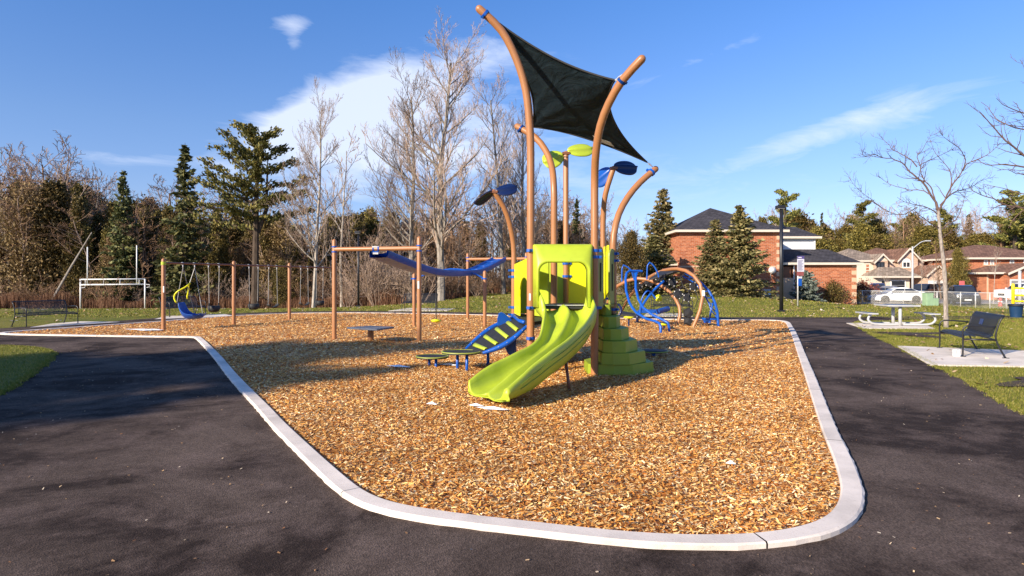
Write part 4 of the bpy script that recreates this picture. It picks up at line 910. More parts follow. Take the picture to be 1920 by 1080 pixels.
sx = Wp(1317.5, 549, 21.44); MB().bx(sx.x - .04, sx.x + .05, sx.y - .075, sx.y - .06, sx.z - .11, sx.z + .09).build('warning_label', M_STICK, nc)
for (x, y, d_), lb in (((1179, 596, 21.5), 'small yellow green stepping pod left under the blue rails'), ((1245, 609, 20.3), 'small yellow green stepping pod just right of the blue rails'), ((1235, 559, 22.5), 'small yellow green ball hanging inside the rope net')):
    c = Wp(x, y, d_); t = thing('stepping_pod' if y > 570 else 'net_ball', lb, 'stepping pod' if y > 570 else 'play ball', (c.x, c.y, 0))
    if y > 570: MB().lathe((0, 0, c.z), [(.02, -.04), (.15, -.01), (.19, .02), (.15, .05), (.02, .055)], 18).build('pod_top', M_LIME2, t, world=False, smooth=True); MB().tube([(0, 0, -.1), (0, 0, c.z)], .03, 8).build('stem', M_NAVY_SHADE, t, world=False)
    else: MB().lathe((0, 0, c.z), [(.01, -.14), (.1, -.1), (.14, 0), (.1, .1), (.01, .14)], 14).build('ball', M_LIME2, t, world=False, smooth=True); MB().tube([(0, 0, c.z), (0, 0, 1.35)], .012, 6).build('rope', M_ROPE, t, world=False)
# ================================================================ benches
def make_bench(plaque=False):
    t = thing('park_bench', '', 'bench')
    sp = catmull([(0, -.30, .40), (0, -.27, .44), (0, -.1, .445), (0, .08, .42), (0, .16, .415)], .03)
    bp = catmull([(0, .16, .42), (0, .20, .47), (0, .26, .65), (0, .31, .80), (0, .36, .87), (0, .40, .875)], .03)
    def straps(path, slant=0.0):
        mb = MB(); n = 44
        for k in range(n):
            x = -.88 + 1.76 * (k + .5) / n; rows = []
            for i, p in enumerate(path):
                q = min(1, max(-1, 0)); xx = max(-.90, min(.90, x + slant * math.sin(i / len(path) * math.pi))); rows.append([(xx - .0085, p.y, p.z), (xx + .0085, p.y, p.z)])
            mb.grid(rows)
        return mb
    straps(sp).tube([(-.9, -.30, .40), (.9, -.30, .40)], .012, 8).tube([(-.9, -.1, .43), (.9, -.1, .43)], .008, 6).build('seat', M_BENCH, t, world=False, solid=.006)
    straps(bp, .07).tube([(-.9, .40, .875), (.9, .40, .875)], .016, 8).tube([(-.9, .20, .46), (.9, .20, .46)], .012, 8).build('backrest', M_BENCH, t, world=False, solid=.006)
    for s in (-1, 1):
        x = s * .915; mb = MB()
        mb.tube(catmull([(x, -.32, 0), (x, -.315, .3), (x, -.32, .55), (x, -.29, .63), (x, -.22, .66), (x, .0, .655), (x, .25, .64)], .05), .017, 8)
        mb.build('arm_frame', M_BLACK, t, world=False, smooth=True)
        MB().tube(catmull([(x, .42, 0), (x, .31, .22), (x, .25, .42), (x, .28, .62), (x, .34, .8), (x, .40, .88)], .05), .018, 8).tube([(x, -.31, .37), (x, .26, .37)], .02, 6).build('rear_leg', M_BLACK, t, world=False, smooth=True)
        mb = MB()
        for y in (-.32, .42): mb.box((x, y, .006), (.05, .11, .012))
        mb.build('foot_plate', M_BLACK, t, world=False)
    MB().tube([(-.9, .26, .37), (.9, .26, .37)], .014, 6).build('cross_bar', M_BLACK, t, world=False)
    if plaque: MB().box((.0, .252, .70), (.20, .01, .13), (Vector((1, 0, 0)), Vector((0, 1, -.3)).normalized(), Vector((0, .3, 1)).normalized())).build('plaque', plain('dark_blue_plaque', (.02, .05, .16), .3), t, world=False)
    return t
GB = 'metal park benches around the playground'
b0 = make_bench(True); b0['label'] = 'black strap metal bench with small blue plaque on the near right concrete pad'; b0['group'] = GB
fr, fl = Vector((9.53, 12.97)), Vector((10.22, 14.66)); mid = (fr + fl) / 2; ld = (fr - fl).normalized(); yd = Vector((-ld.y, ld.x))
b0.location = (mid.x + yd.x * .32, mid.y + yd.y * .32, .03); b0.rotation_euler.z = math.atan2(ld.y, ld.x)
proto = make_bench(False)
for i, (x, y, rz, lb) in enumerate([(-16.95, 22.35, 72, 'black metal bench at the left edge, in front of the white goal'), (-14.95, 27.9, 66, 'black metal bench right behind the blue harness swing'),
                                    (-5.05, 33.6, -2, 'black metal bench on the slope behind the overhead climber'), (7.65, 29.4, 0, 'black metal bench seen through the rope net climber')]):
    o = proto if i == 0 else copy_tree(proto); o['label'] = lb; o['group'] = GB; o.location = (x, y, float(T(x, y)) + .01); o.rotation_euler.z = R(rz)
c = G(1793.5, 671, 0); t = thing('white_block', 'small white block with a ring mark on the pad beside the bench leg', 'block', (c.x, c.y, .03))
MB().bx(-.06, .06, -.04, .04, 0, .15).build('block', M_WHITE, t, world=False, bevel=.01); MB().lathe((0, -.042, .10), [(.045, 0), (.045, .004)], 16, (0, -1, 0)).build('ring_mark', M_BLACK, t, world=False); MB().lathe((0, -.047, .10), [(.038, 0), (.038, .003)], 16, (0, -1, 0)).build('face', M_WHITE, t, world=False)
# ================================================================ picnic table
pc = G(1681, 611, 0); t = thing('picnic_table', 'grey metal picnic table with two attached benches on curved white legs', 'picnic table', (pc.x, pc.y, .03))
for (x0, x1, z, th, ys) in ((-.52, .52, .74, .05, .58), (-1.16, -.84, .45, .045, .58), (.84, 1.16, .45, .045, .58)):
    nm = 'table_top' if z > .6 else 'bench_seat'; s_ = MB().bx(x0, x1, -ys, ys, z - th, z).build(nm, M_TABLE, t, world=False, bevel=.01)
    MB().bx(x0 - .004, x1 + .004, -ys - .012, -ys, z - th, z + .002).bx(x0 - .012, x0, -ys, ys, z - th, z + .002).build('metal_edge', M_LGREY, s_, world=False)
for y in (-.38, .38):
    MB().tube([(-.0 + y * .12, y, 0), (y * .12, y, .70)], .055, 12).tube([(-.4, y, .68), (.4, y, .68)], .03, 8).build('table_leg', M_LGREY, t, world=False, smooth=True)
    for s in (-1, 1): MB().tube(catmull([(s * .06, y, .05), (s * .7, y, .05), (s * .98, y, .09), (s * 1.10, y, .22), (s * 1.04, y, .35), (s * .98, y, .41)], .06), .04, 10).build('bench_leg', M_LGREY, t, world=False, smooth=True)
t.rotation_euler.z = R(-9)
# ================================================================ goal, lamps, sign, bin, barrier
D = 59.7; zg = float(T(-40, D)) - .05
def gp(px, py): return Wp(px, py, D)
t = thing('goal_post', 'white football and soccer goal on the field before the wood', 'goal', (gp(212, 580).x, D, zg))
mb = MB()
for x in (151, 272): mb.tube([Vector((gp(x, 0).x, D, zg)), gp(x, 523)], .075, 8)
mb.build('upright', M_WHITE, t, smooth=True)
MB().tube([gp(151, 524), gp(272, 523)], .06, 8).tube([gp(151, 534), gp(272, 533)], .07, 8).build('crossbar', M_WHITE, t, smooth=True)
for x in (160, 194.5, 225, 261): MB().tube([gp(x, 524), gp(x, 533)], .035, 6).build('strut', M_WHITE, t)
for x, y in ((164, 463), (256.5, 460)): MB().tube([gp(x, 533), gp(x, y)], .055, 8).build('tall_pole', M_WHITE, t, smooth=True)
MB().tube([gp(160, 535), gp(159, 539), gp(152, 540)], .03, 6).tube([gp(274, 533), gp(281, 534), gp(280, 538), gp(275, 539)], .03, 6).build('net_hook', M_WHITE, t)
def lamp(px, D, ytop, wtop, lbl, r0=.07, side=1):
    b = Gxy(px, D); t = thing('park_lamp', lbl, 'lamp post', tuple(b), 0, 'black park lamp posts'); h = CH + (HY - ytop) / F * D - b.z
    MB().tube([(0, 0, -.2), (0, 0, h)], [r0, r0 * .85], 12).build('pole', M_BLACK, t, world=False, smooth=True); MB().box((0, 0, .06), (.3, .3, .12)).build('base_plate', M_BLACK, t, world=False, bevel=.01)
    hd = MB().box((-.05 * side, 0, h + .02), (wtop, .32, .16)).build('lamp_head', M_BLACK, t, world=False, bevel=.02); MB().box((-.05 * side, -.02, h - .068), (wtop * .8, .26, .012)).build('lens', M_LAMP, hd, world=False)
lamp(1465, 31.4, 389, .42, 'black lamp post in front of the brick house corner', .10)
lamp(672, 42, 436, .36, 'black lamp post at the wood edge right of the swings', .075)
lamp(620, 60, 478, .5, 'distant black lamp post hidden behind the tan post, far field', .09)
b = G(1496, 574); D = b.y; t = thing('rules_sign', 'tall park rules sign in white and purple on a steel post', 'sign', tuple(b))
def q(x0, y0, x1, y1, dy=0.0, th=.02):
    a_, b_ = Wp(x0, y0, D), Wp(x1, y1, D); return MB().bx(a_.x, b_.x, D + dy, D + dy + th, b_.z, a_.z)
MB().tube([Vector((Wp(1496.5, 0, D).x, D + .05, b.z - .1)), Wp(1497, 482, D) + Vector((0, .05, 0))], .045, 8).build('post', M_STEEL, t, smooth=True)
pn = q(1495, 480, 1508, 509.5).build('sign_panel', M_SIGNW, t, bevel=.004); q(1495, 480, 1508, 485.5, -.006, .005).build('header', M_SIGNP, pn)
q(1494, 509.5, 1507, 517, 0, .02).build('lower_panel', M_SIGNR, t); q(1496, 518.5, 1504, 522, 0, .02).build('white_panel', M_SIGNW, t); q(1496.5, 522.5, 1503.5, 536, 0, .02).build('blue_panel', M_BLUE2, t)
mb = MB()
for k in range(11):
    y = 488 + k * 1.8; a_, c_ = Wp(1496.3, y, D), Wp(1505.8 - (k % 3) * 1.2, y + .7, D); mb.bx(a_.x, c_.x, D - .006, D - .001, c_.z, a_.z)
mb.build('text_lines', M_SIGNP, pn)
mb = MB()
for k in range(4): a_, c_ = Wp(1497 + k * 1.6, 482, D), Wp(1498 + k * 1.6, 483.8, D); mb.bx(a_.x, c_.x, D - .011, D - .007, c_.z, a_.z)
mb.build('heading_text', M_WHITE, pn)
b = G(1905, 596.5); t = thing('litter_bin', 'dark blue litter bin with a black bag at the right edge of the lawn', 'bin', tuple(b)); k = b.y / F
MB().lathe((0, 0, 0), [(8.8 * k, 0), (10.8 * k, 22 * k), (11.6 * k, 24.5 * k), (11.6 * k, 26 * k), (10.6 * k, 26 * k)], 24).build('bin_body', M_BIN, t, world=False, autos=40)
MB().lathe((0, 0, 24 * k), [(11.9 * k, -1.5 * k), (12.2 * k, .5 * k), (11 * k, 2.6 * k), (9 * k, 2.0 * k), (8 * k, -1 * k)], 18).build('bin_bag', M_RUB, t, world=False, smooth=True)
D = 36; t = thing('yellow_barrier', 'yellow steel barrier with three rails behind the litter bin', 'barrier', (Wp(1899, 0, D).x, D, float(T(30, D))))
MB().tube([Vector((Wp(1899.5, 0, D).x, D, -.6)), Wp(1899.5, 534, D)], .085, 12, dome=True).build('post', M_YEL, t, smooth=True)
for y in (540, 553.5, 564.5): MB().tube([Wp(1899.5, y, D), Wp(1990, y + 3, D + 1)], .05, 8).build('rail', M_YEL, t, smooth=True)
MB().tube([Vector((Wp(1988, 0, D + 1).x, D + 1, -.6)), Wp(1988, 536, D + 1)], .085, 12).build('post', M_YEL, t, smooth=True)
def hydrant(px, py, lbl):
    b = G(px, py); t = thing('fire_hydrant', lbl, 'hydrant', tuple(b)); MB().lathe((0, 0, 0), [(.17, 0), (.17, .05), (.12, .06), (.12, .5), (.15, .52), (.15, .56), (.12, .6), (.05, .72), (.03, .75)], 14).build('barrel', M_RED, t, world=False, smooth=True)
    MB().tube([(-.2, 0, .4), (.2, 0, .4)], .06, 10).tube([(0, -.2, .38), (0, 0, .38)], .07, 10).build('cap', M_STEEL, t, world=False, smooth=True)
hydrant(1875.5, 574, 'red fire hydrant behind the chain link fence')
for i, (px, py, w, h_, lb) in enumerate(((1739.5, 566.5, .6, 1.05, 'taller pale green utility box behind the fence'), (1751, 566.5, .45, .6, 'shorter pale green utility box right of the taller one'))):
    b = Gxy(px, 52.5); t = thing('utility_box', lb, 'utility box', tuple(b)); MB().bx(-w / 2, w / 2, -.3, .3, 0, h_).build('cabinet', M_GREENBOX, t, world=False, bevel=.03); MB().bx(-w / 2 - .02, w / 2 + .02, -.32, .32, h_ + .002, h_ + .05).build('lid', M_GREENBOX, t, world=False, bevel=.01); MB().bx(-w / 2 + .08, w / 2 - .08, -.308, -.301, .1, h_ - .1).build('door', M_GREENBOX, t, world=False)
b = Gxy(1437, 52); t = thing('utility_box', 'small white meter box on the ground by the brick house wall', 'utility box', (b.x, 52.0, float(T(b.x, 52)))); MB().bx(-.3, .3, -.2, .2, 0, .75).build('cabinet', M_LGREY, t, world=False, bevel=.02); MB().bx(-.22, .22, -.206, -.201, .1, .6).build('door', M_WHITE, t, world=False)
# ---------------------------------------------------------------- chain-link fence
fx = [(23.6, 53.0), (27.2, 53.2), (32.2, 54.5), (37, 55.6), (41.2, 55.0), (38.9, 48.6), (41.0, 45.6)]
fpts = [Gxy(1483, 56), Gxy(1540, 56.5), Gxy(1617, 57), Gxy(1694, 55), Gxy(1757, 53), Gxy(1801, 50.5), Gxy(1829, 48.6), Gxy(1856, 47.6), Gxy(1887, 46.8), Gxy(1925, 46), Gxy(1965, 45.2)]
t = thing('chain_link_fence', 'galvanised chain link fence between the park lawn and the street', 'fence', tuple(fpts[4])); FH = 1.2
MB().tube([p + Vector((0, 0, FH)) for p in fpts], .032, 6).build('top_rail', M_STEEL, t, smooth=True)
for p in fpts: MB().tube([p - Vector((0, 0, .1)), p + Vector((0, 0, FH + .04))], .038, 8).build('fence_post', M_STEEL, t, smooth=True)
wm = MB()
for a_, b_ in zip(fpts[:-1], fpts[1:]):
    Ls = (b_ - a_).length; n = int(Ls / .16)
    for k in range(-8, n):
        for s in (0, 1):
            t0, t1 = k * .16, k * .16 + FH; z0, z1 = (0, FH) if s == 0 else (FH, 0)
            if t0 < 0: f_ = -t0 / (t1 - t0); z0 = z0 + (z1 - z0) * f_; t0 = 0
            if t1 > Ls: f_ = (Ls - t0) / (t1 - t0); z1 = z0 + (z1 - z0) * f_; t1 = Ls
            if t1 - t0 < .02: continue
            wm.tube([a_.lerp(b_, t0 / Ls) + Vector((0, 0, z0)), a_.lerp(b_, t1 / Ls) + Vector((0, 0, z1))], .0055, 3, cap=False)
wm.build('wire_mesh', M_STEEL, t)
# weathered wooden fence behind the net climber
pa, pb = Gxy(1150, 50), Gxy(1262, 52); t = thing('board_fence', 'weathered grey board fence left of the brick house', 'fence', tuple(pa)); n = 44
for k in range(n):
    a_ = pa.lerp(pb, k / n); b_ = pa.lerp(pb, (k + .88) / n); MB().slab([a_, b_, b_ + Vector((0, 0, 1.0)), a_ + Vector((0, 0, 1.0))], (0, .03, 0)).build('picket', M_WOODF, t)
MB().slab([pa + Vector((0, -.05, 1.02)), pb + Vector((0, -.05, 1.02)), pb + Vector((0, -.05, 1.75)), pa + Vector((0, -.05, 1.75))], (0, .05, 0)).build('top_board', plain('bleached_wood', (.42, .37, .33), .85, 0, .15), t)
# ================================================================ houses
def wallbox(name, x0, x1, y0, y1, z0, z1, mat, parent): return MB().bx(x0, x1, y0, y1, z0, z1).build(name, mat, parent)
def hip(name, x0, x1, y0, y1, z0, h, ov, mat, parent, ridge='x', inset=None, fascia=True):
    x0 -= ov; x1 += ov; y0 -= ov; y1 += ov; w, d = x1 - x0, y1 - y0
    ins = (min(w, d) / 2) if inset is None else inset
    if ridge == 'x': r0, r1 = (x0 + ins, (y0 + y1) / 2, z0 + h), (x1 - ins, (y0 + y1) / 2, z0 + h)
    else: r0, r1 = ((x0 + x1) / 2, y0 + ins, z0 + h), ((x0 + x1) / 2, y1 - ins, z0 + h)
    v = [(x0, y0, z0), (x1, y0, z0), (x1, y1, z0), (x0, y1, z0), r0, r1]
    f = [(0, 1, 5, 4), (1, 2, 5), (2, 3, 4, 5), (3, 0, 4)] if ridge == 'x' else [(0, 1, 4), (1, 2, 5, 4), (2, 3, 5), (3, 0, 4, 5)]
    v += [(a, b, z0 - .03) for a, b, c in v[:4]]; f += [(6, 9, 8, 7), (0, 6, 7, 1), (1, 7, 8, 2), (2, 8, 9, 3), (3, 9, 6, 0)]
    o = MB().add(v, f).build(name, mat, parent)
    if fascia:
        fb = MB(); t = .05
        fb.bx(x0 - t, x1 + t, y0 - t, y0, z0 - .20, z0 + .0).bx(x0 - t, x1 + t, y1, y1 + t, z0 - .20, z0).bx(x0 - t, x0, y0, y1, z0 - .20, z0).bx(x1, x1 + t, y0, y1, z0 - .20, z0)
        fb.bx(x0, x1, y0, y1, z0 - .18, z0 - .05)
        fb.build('eaves', M_FASCIA, o)
    return o
def gable(name, x0, x1, y0, y1, z0, h, ov, mat, wallmat, parent):
    """gable facing the camera"""
    xm = (x0 + x1) / 2; MB().slab([(x0, y0, z0), (x1, y0, z0), (xm, y0, z0 + h * .93)], (0, .2, 0)).build('gable_wall', wallmat, parent)
    k = h / ((x1 - x0) / 2); mb = MB(); a, b = x0 - ov, x1 + ov; zl = z0 - k * ov
    mb.slab([(a, y0 - ov, zl), (xm, y0 - ov, z0 + h), (xm, y1, z0 + h), (a, y1, zl)], (0, 0, .12)).slab([(xm, y0 - ov, z0 + h), (b, y0 - ov, zl), (b, y1, zl), (xm, y1, z0 + h)], (0, 0, .12))
    o = mb.build(name, mat, parent); MB().slab([(a, y0 - ov - .04, zl - .1), (xm, y0 - ov - .04, z0 + h - .1), (xm, y0 - ov - .04, z0 + h + .13), (a, y0 - ov - .04, zl + .13)], (0, .035, 0)).slab([(b, y0 - ov - .04, zl - .1), (b, y0 - ov - .04, zl + .13), (xm, y0 - ov - .04, z0 + h + .13), (xm, y0 - ov - .04, z0 + h - .1)], (0, .035, 0)).build('eaves', M_FASCIA, o); return o
def window(x0, x1, z0, z1, y, parent, frame=M_WHITE, arch=False, mull=1, sill=True):
    w = MB(); t = .09; w.bx(x0, x0 + t, y - .05, y - .003, z0, z1).bx(x1 - t, x1, y - .05, y - .003, z0, z1).bx(x0 + t, x1 - t, y - .05, y - .003, z0, z0 + t).bx(x0 + t, x1 - t, y - .05, y - .003, z1 - t, z1)
    for k in range(mull): xm = x0 + (x1 - x0) * (k + 1) / (mull + 1); w.bx(xm - .035, xm + .035, y - .045, y - .003, z0 + t, z1 - t)
    if arch: xm, r_ = (x0 + x1) / 2, (x1 - x0) / 2; w.slab([(xm + r_ * math.cos(R(a)), y - .05, z1 + .002 + r_ * .8 * math.sin(R(a))) for a in range(0, 181, 15)], (0, .045, 0))
    o = w.build('window', frame, parent); MB().bx(x0 + t, x1 - t, y - .02, y - .006, z0 + t, z1 - t).build('pane', M_GLASS, o)
    if sill: MB().bx(x0 - .12, x1 + .12, y - .10, y - .003, z0 - .14, z0 - .003).build('sill', M_QUOIN, o)
def quoins(x, y, z0, z1, parent, w=.42, side=-1):
    z = z0; k = 0
    while z < z1 - .1:
        ww = w if k % 2 == 0 else w * .72; h_ = .36
        if k % 2 == 0: MB().bx(x + side * ww, x + .012 * -side, y - .014, y + .3, z, min(z + h_, z1)).build('quoin', M_QUOIN, parent)
        z += .36 if k % 2 == 0 else .27; k += 1
def garage(x0, x1, z0, z1, y, parent, mat=M_WHITE):
    o = MB().bx(x0, x1, y - .03, y - .004, z0, z1).build('garage_door', mat, parent); mb = MB(); n = 4
    for k in range(1, n): z = z0 + (z1 - z0) * k / n; mb.bx(x0, x1, y - .036, y - .031, z - .015, z + .015)
    mb.build('panel_line', M_LGREY, o); f = MB().bx(x0 - .12, x0 - .003, y - .06, y - .003, z0, z1 + .12).bx(x1 + .003, x1 + .12, y - .06, y - .003, z0, z1 + .12).bx(x0 - .003, x1 + .003, y - .06, y - .003, z1 + .003, z1 + .12); f.build('door_frame', M_WHITE, parent)
# --- big brick house
Y0 = 53.0; g0 = .30; KX = lambda px, D=Y0: (px - 960) / F * D; KZ = lambda py, D=Y0: CH - (py - HY) / F * D
h1 = thing('brick_house', 'large red brick house with grey hip roof and white sided wing behind the spruces', 'house', (19, Y0, g0))
x0, x1 = KX(1275), KX(1465); ze = KZ(434)
wallbox('wall', x0, x1, Y0, Y0 + 11, g0 - 1, ze - .02, M_BRICK, h1); hip('roof', x0, x1, Y0, Y0 + 11, ze + .12, KZ(398) - ze + .9, .45, M_ROOF, h1, 'x')
quoins(x1, Y0, g0 - .2, ze - .2, h1)
wallbox('brick_course', x0 - .0, x1 - .5, Y0 - .02, Y0 - .003, KZ(500) - .06, KZ(500) + .06, M_QUOIN, h1)
xl = KX(1225, 54); wallbox('side_wall', xl, x0 - .003, 54.2, 61, g0 - 1, KZ(495), M_BRICK, h1); hip('side_roof', xl, x0 + .2, 54.2, 61.5, KZ(493), 1.7, .4, M_ROOF, h1, 'x')
Yw = 57.5; xa, xb = x1 + .003, KX(1528, Yw); zs = KZ(446, Yw)
wallbox('siding_wall', xa, xb, Yw, Yw + 6, KZ(480, Yw) - 1, zs, M_SIDING, h1); hip('wing_roof', xa - .6, xb, Yw, Yw + 6.5, zs + .12, KZ(420, Yw) - zs - .1, .4, M_ROOF, h1, 'x', .8)
mb = MB()
for k in range(10): z = KZ(476, Yw) + k * .18; mb.bx(xa, xb + .004, Yw - .012, Yw - .003, z, z + .02)
mb.build('siding_line', M_LGREY, h1)
Yg = 54.0; xg0, xg1 = KX(1489, Yg), KX(1606, Yg); zg_ = KZ(495, Yg)
wallbox('garage_wall', xg0, xg1, Yg, Yg + 6.5, g0 - 1.5, zg_, M_BRICK, h1); hip('garage_roof', xa, xg1, Yg, Yg + 6.5, zg_ + .12, KZ(474, Yg) - zg_ + .35, .35, M_ROOF, h1, 'x', 1.2)
quoins(xg1, Yg, g0 - .7, zg_ - .15, h1)
MB().slab([Vector((KX(1466, Yg), Yg + .2, KZ(500, Yg))), Vector((KX(1486, Yg), Yg + .2, KZ(500, Yg))), Vector((KX(1486, Yg), Yg + .2, g0 + .2)), Vector((KX(1466, Yg), Yg + .2, g0 + .2))], (0, .1, 0)).build('porch_door', M_TAN2, h1)
MB().bx(KX(1466, 53.6), KX(1488, 53.6), 53.6, 53.7, g0 - .3, KZ(521, 53.6)).build('porch_wall', M_QUOIN, h1)
MB().bx(x1 + .02, x1 + .10, Y0 - .1, Y0 - .02, g0, ze - .1).build('downpipe', M_WHITE, h1); MB().bx(KX(1487, Yg), KX(1489, Yg) - .01, Yg - .1, Yg - .02, g0 - .3, zg_ - .1).build('downpipe', M_WHITE, h1); MB().bx(xb - .1, xb, Yw - .1, Yw - .015, KZ(476, Yw), zs - .1).build('downpipe', M_WHITE, h1)
c = Vector((KX(1444), Y0 - .45, KZ(507))); ds = MB().lathe(c, [(.30, .06), (.25, .02), (.12, -.02), (.01, -.03)], 20, (-.45, -1, .3)).build('satellite_dish', M_WHITE, h1, smooth=True, solid=.01)
MB().tube([c, c + Vector((.02, .4, -.35)), c + Vector((.02, .45, -.6))], .03, 6).tube([c, c + Vector((-.2, -.35, -.05))], .015, 6).build('dish_arm', M_STEEL, ds)
MB().lathe((KX(1484, 58), 60, KZ(426, 60)), [(.2, 0), (.2, .25), (.22, .27)], 10).build('roof_vent', M_BLACK, h1)
# --- pale house with two gables
Y2 = 76.0; k2 = lambda px: KX(px, Y2); z2 = lambda py: KZ(py, Y2); gz = float(T(46, Y2)) - .2
h2 = thing('pale_house', 'pale brick semi with two gables, brown and taupe roofs, across the street', 'house', (48, Y2, gz))
wallbox('wall', k2(1598), k2(1659), Y2, Y2 + 9, gz, z2(489), M_STUCCO, h2); hip('roof', k2(1590), k2(1668), Y2 + .1, Y2 + 9, z2(488), 1.7, .3, M_ROOFT, h2, 'x')
wallbox('wall', k2(1659) + .003, k2(1732), Y2, Y2 + 9, gz, z2(489), M_BRICK2, h2); hip('roof', k2(1640), k2(1732), Y2 + .3, Y2 + 9, z2(487), 1.75, .4, M_ROOFB, h2, 'x')
gable('gable_roof', k2(1637), k2(1660), Y2 - .5, Y2 + 4, z2(489), .75, .35, M_ROOFT, M_STUCCO, h2); wallbox('bay_wall', k2(1637), k2(1660), Y2 - .5, Y2 - .003, gz + 2.6, z2(489) - .003, M_BRICK2, h2)
gable('gable_roof', k2(1680), k2(1716), Y2 - .5, Y2 + 4, z2(486), 1.25, .35, M_ROOFB, M_BRICK2, h2); wallbox('bay_wall', k2(1680), k2(1716), Y2 - .5, Y2 - .003, gz + 2.6, z2(486) - .003, M_BRICK2, h2)
window(k2(1639), k2(1653.5), z2(503.5), z2(491.5), Y2 - .5, h2, M_BLACK, mull=1); window(k2(1687), k2(1702), z2(502), z2(491), Y2 - .5, h2, M_WHITE, True, 1)
hip('porch_roof', k2(1618), k2(1690), Y2 - 3, Y2 + .2, z2(518), 1.1, .3, M_ROOFT, h2, 'x', 1.4); wallbox('garage_wall', k2(1612), k2(1680), Y2 - 2.6, Y2 - .51, gz, z2(519), M_STUCCO, h2)
gable('gable_roof', k2(1698), k2(1733), Y2 - 4, Y2 + .5, z2(515), 1.0, .3, M_ROOFB, M_BRICK2, h2); wallbox('garage_wall', k2(1698), k2(1733), Y2 - 4, Y2 - .51, gz, z2(515) - .003, M_BRICK2, h2)
garage(k2(1701), k2(1724), gz, z2(528), Y2 - 4, h2); garage(k2(1647), k2(1671), gz, z2(527), Y2 - 2.6, h2, M_CDARK); window(k2(1629.5), k2(1634.5), z2(540), z2(527), Y2 - 2.6, h2, M_BLACK, mull=0, sill=False)
for x in (1626,):
    mb = MB()
    for k in range(3): mb.bx(k2(x - 2), k2(x + 3), Y2 - .02, Y2 - .003, z2(496 + k * 6) - .28, z2(496 + k * 6))
    mb.build('brick_inlay', M_BRICK, h2)
# --- red house at the right edge
Y3 = 70.0; k3 = lambda px: KX(px, Y3); z3 = lambda py: KZ(py, Y3); gz = float(T(56, Y3)) - .1
h3 = thing('red_house', 'red brick house with brown roof and two grey garage doors at the right edge', 'house', (56, Y3, gz))
wallbox('wall', k3(1812), k3(1990), Y3, Y3 + 10, gz, z3(484), M_BRICK, h3); hip('roof', k3(1812), k3(1990), Y3, Y3 + 10, z3(483), z3(459) - z3(483) + .25, .5, M_ROOFB, h3, 'x', 5)
for a_, b_ in ((1844.5, 1852), (1856, 1863.5), (1893, 1901), (1918, 1926)): window(k3(a_), k3(b_), z3(496), z3(487), Y3, h3, mull=1)
wallbox('garage_wall', k3(1834), k3(1922), Y3 - 4, Y3 - .003, gz, z3(513), M_BRICK, h3); hip('porch_roof', k3(1810), k3(1960), Y3 - 3.4, Y3 + .5, z3(511), .75, .4, M_ROOFB, h3, 'x', 2)
gable('gable_roof', k3(1838), k3(1910), Y3 - 4.05, Y3 + .5, z3(512), .95, .4, M_ROOFB, M_BRICK, h3)
garage(k3(1842), k3(1869), gz, z3(526), Y3 - 4, h3, M_CGREY); garage(k3(1877), k3(1906), gz, z3(526), Y3 - 4, h3, M_CGREY)
wallbox('porch_wall', k3(1812), k3(1834), Y3 - 3, Y3 - .003, gz, z3(514), M_BRICK, h3); wallbox('quoin_strip', k3(1812) - .01, k3(1815), Y3 - 3.02, Y3 - 3.003, gz, z3(514), M_QUOIN, h3)
# street and driveway
strip('street', [(24, 60), (33, 60.5), (42, 61), (52, 60), (64, 56), (80, 50)], 8.5, .035, plain('street_asphalt', (.20, .18, .17), .85, 0, .15, 2)); strip('driveway', [(57, 74), (56.5, 68), (56, 64)], 7, .05, plain('driveway_asphalt', (.17, .155, .15), .85, 0, .15, 2)); strip('driveway', [(48, 76), (47, 70), (46, 65)], 9, .05, MATS['driveway_asphalt'])
strip('sidewalk', [(30, 56.3), (36, 57.0), (42, 56.6), (50, 54.5), (60, 51)], 1.5, .07, M_CONC)
# small shed roof in the wood
b = Gxy(940, 62); t = thing('shed', 'low brown shed with a slanted dark roof at the wood edge', 'shed', tuple(b)); MB().slab([(-1.2, 0, -.3), (1.4, 0, -.3), (1.4, 0, 1.9), (-1.2, 0, .8)], (0, 2.5, 0)).build('wall', M_TAN2, t, world=False); MB().slab([(-1.6, -.2, .75), (1.6, -.2, 2.1), (1.6, 2.7, 2.1), (-1.6, 2.7, .75)], (0, 0, .12)).build('roof', M_BLACK, t, world=False)

# ================================================================ vehicles
def wheel(parent, x, y, r=.33, w=.22):
    s = -1 if y < 0 else 1; o = MB().lathe((x, y - s * w / 2, r), [(r * .62, 0), (r * .95, .0), (r, .03), (r, w - .03), (r * .95, w), (r * .62, w)], 22, (0, s, 0)).build('wheel', M_TYRE, parent, world=False, smooth=True)
    mb = MB().lathe((x, y + s * .0, r), [(r * .66, w * .28), (r * .66, w * .47), (r * .58, w * .49), (r * .56, w * .30)], 20, (0, s, 0))
    for k in range(8): a = k * math.pi / 4; mb.box((x + math.cos(a) * r * .33, y + s * w * .42, r + math.sin(a) * r * .33), (r * .62, .03, .055), (Vector((math.cos(a), 0, math.sin(a))), Vector((0, 1, 0)), Vector((-math.sin(a), 0, math.cos(a)))))
    mb.lathe((x, y, r), [(.06, w * .4), (.06, w * .5)], 10, (0, s, 0)); mb.build('rim', M_RIM, o, world=False)
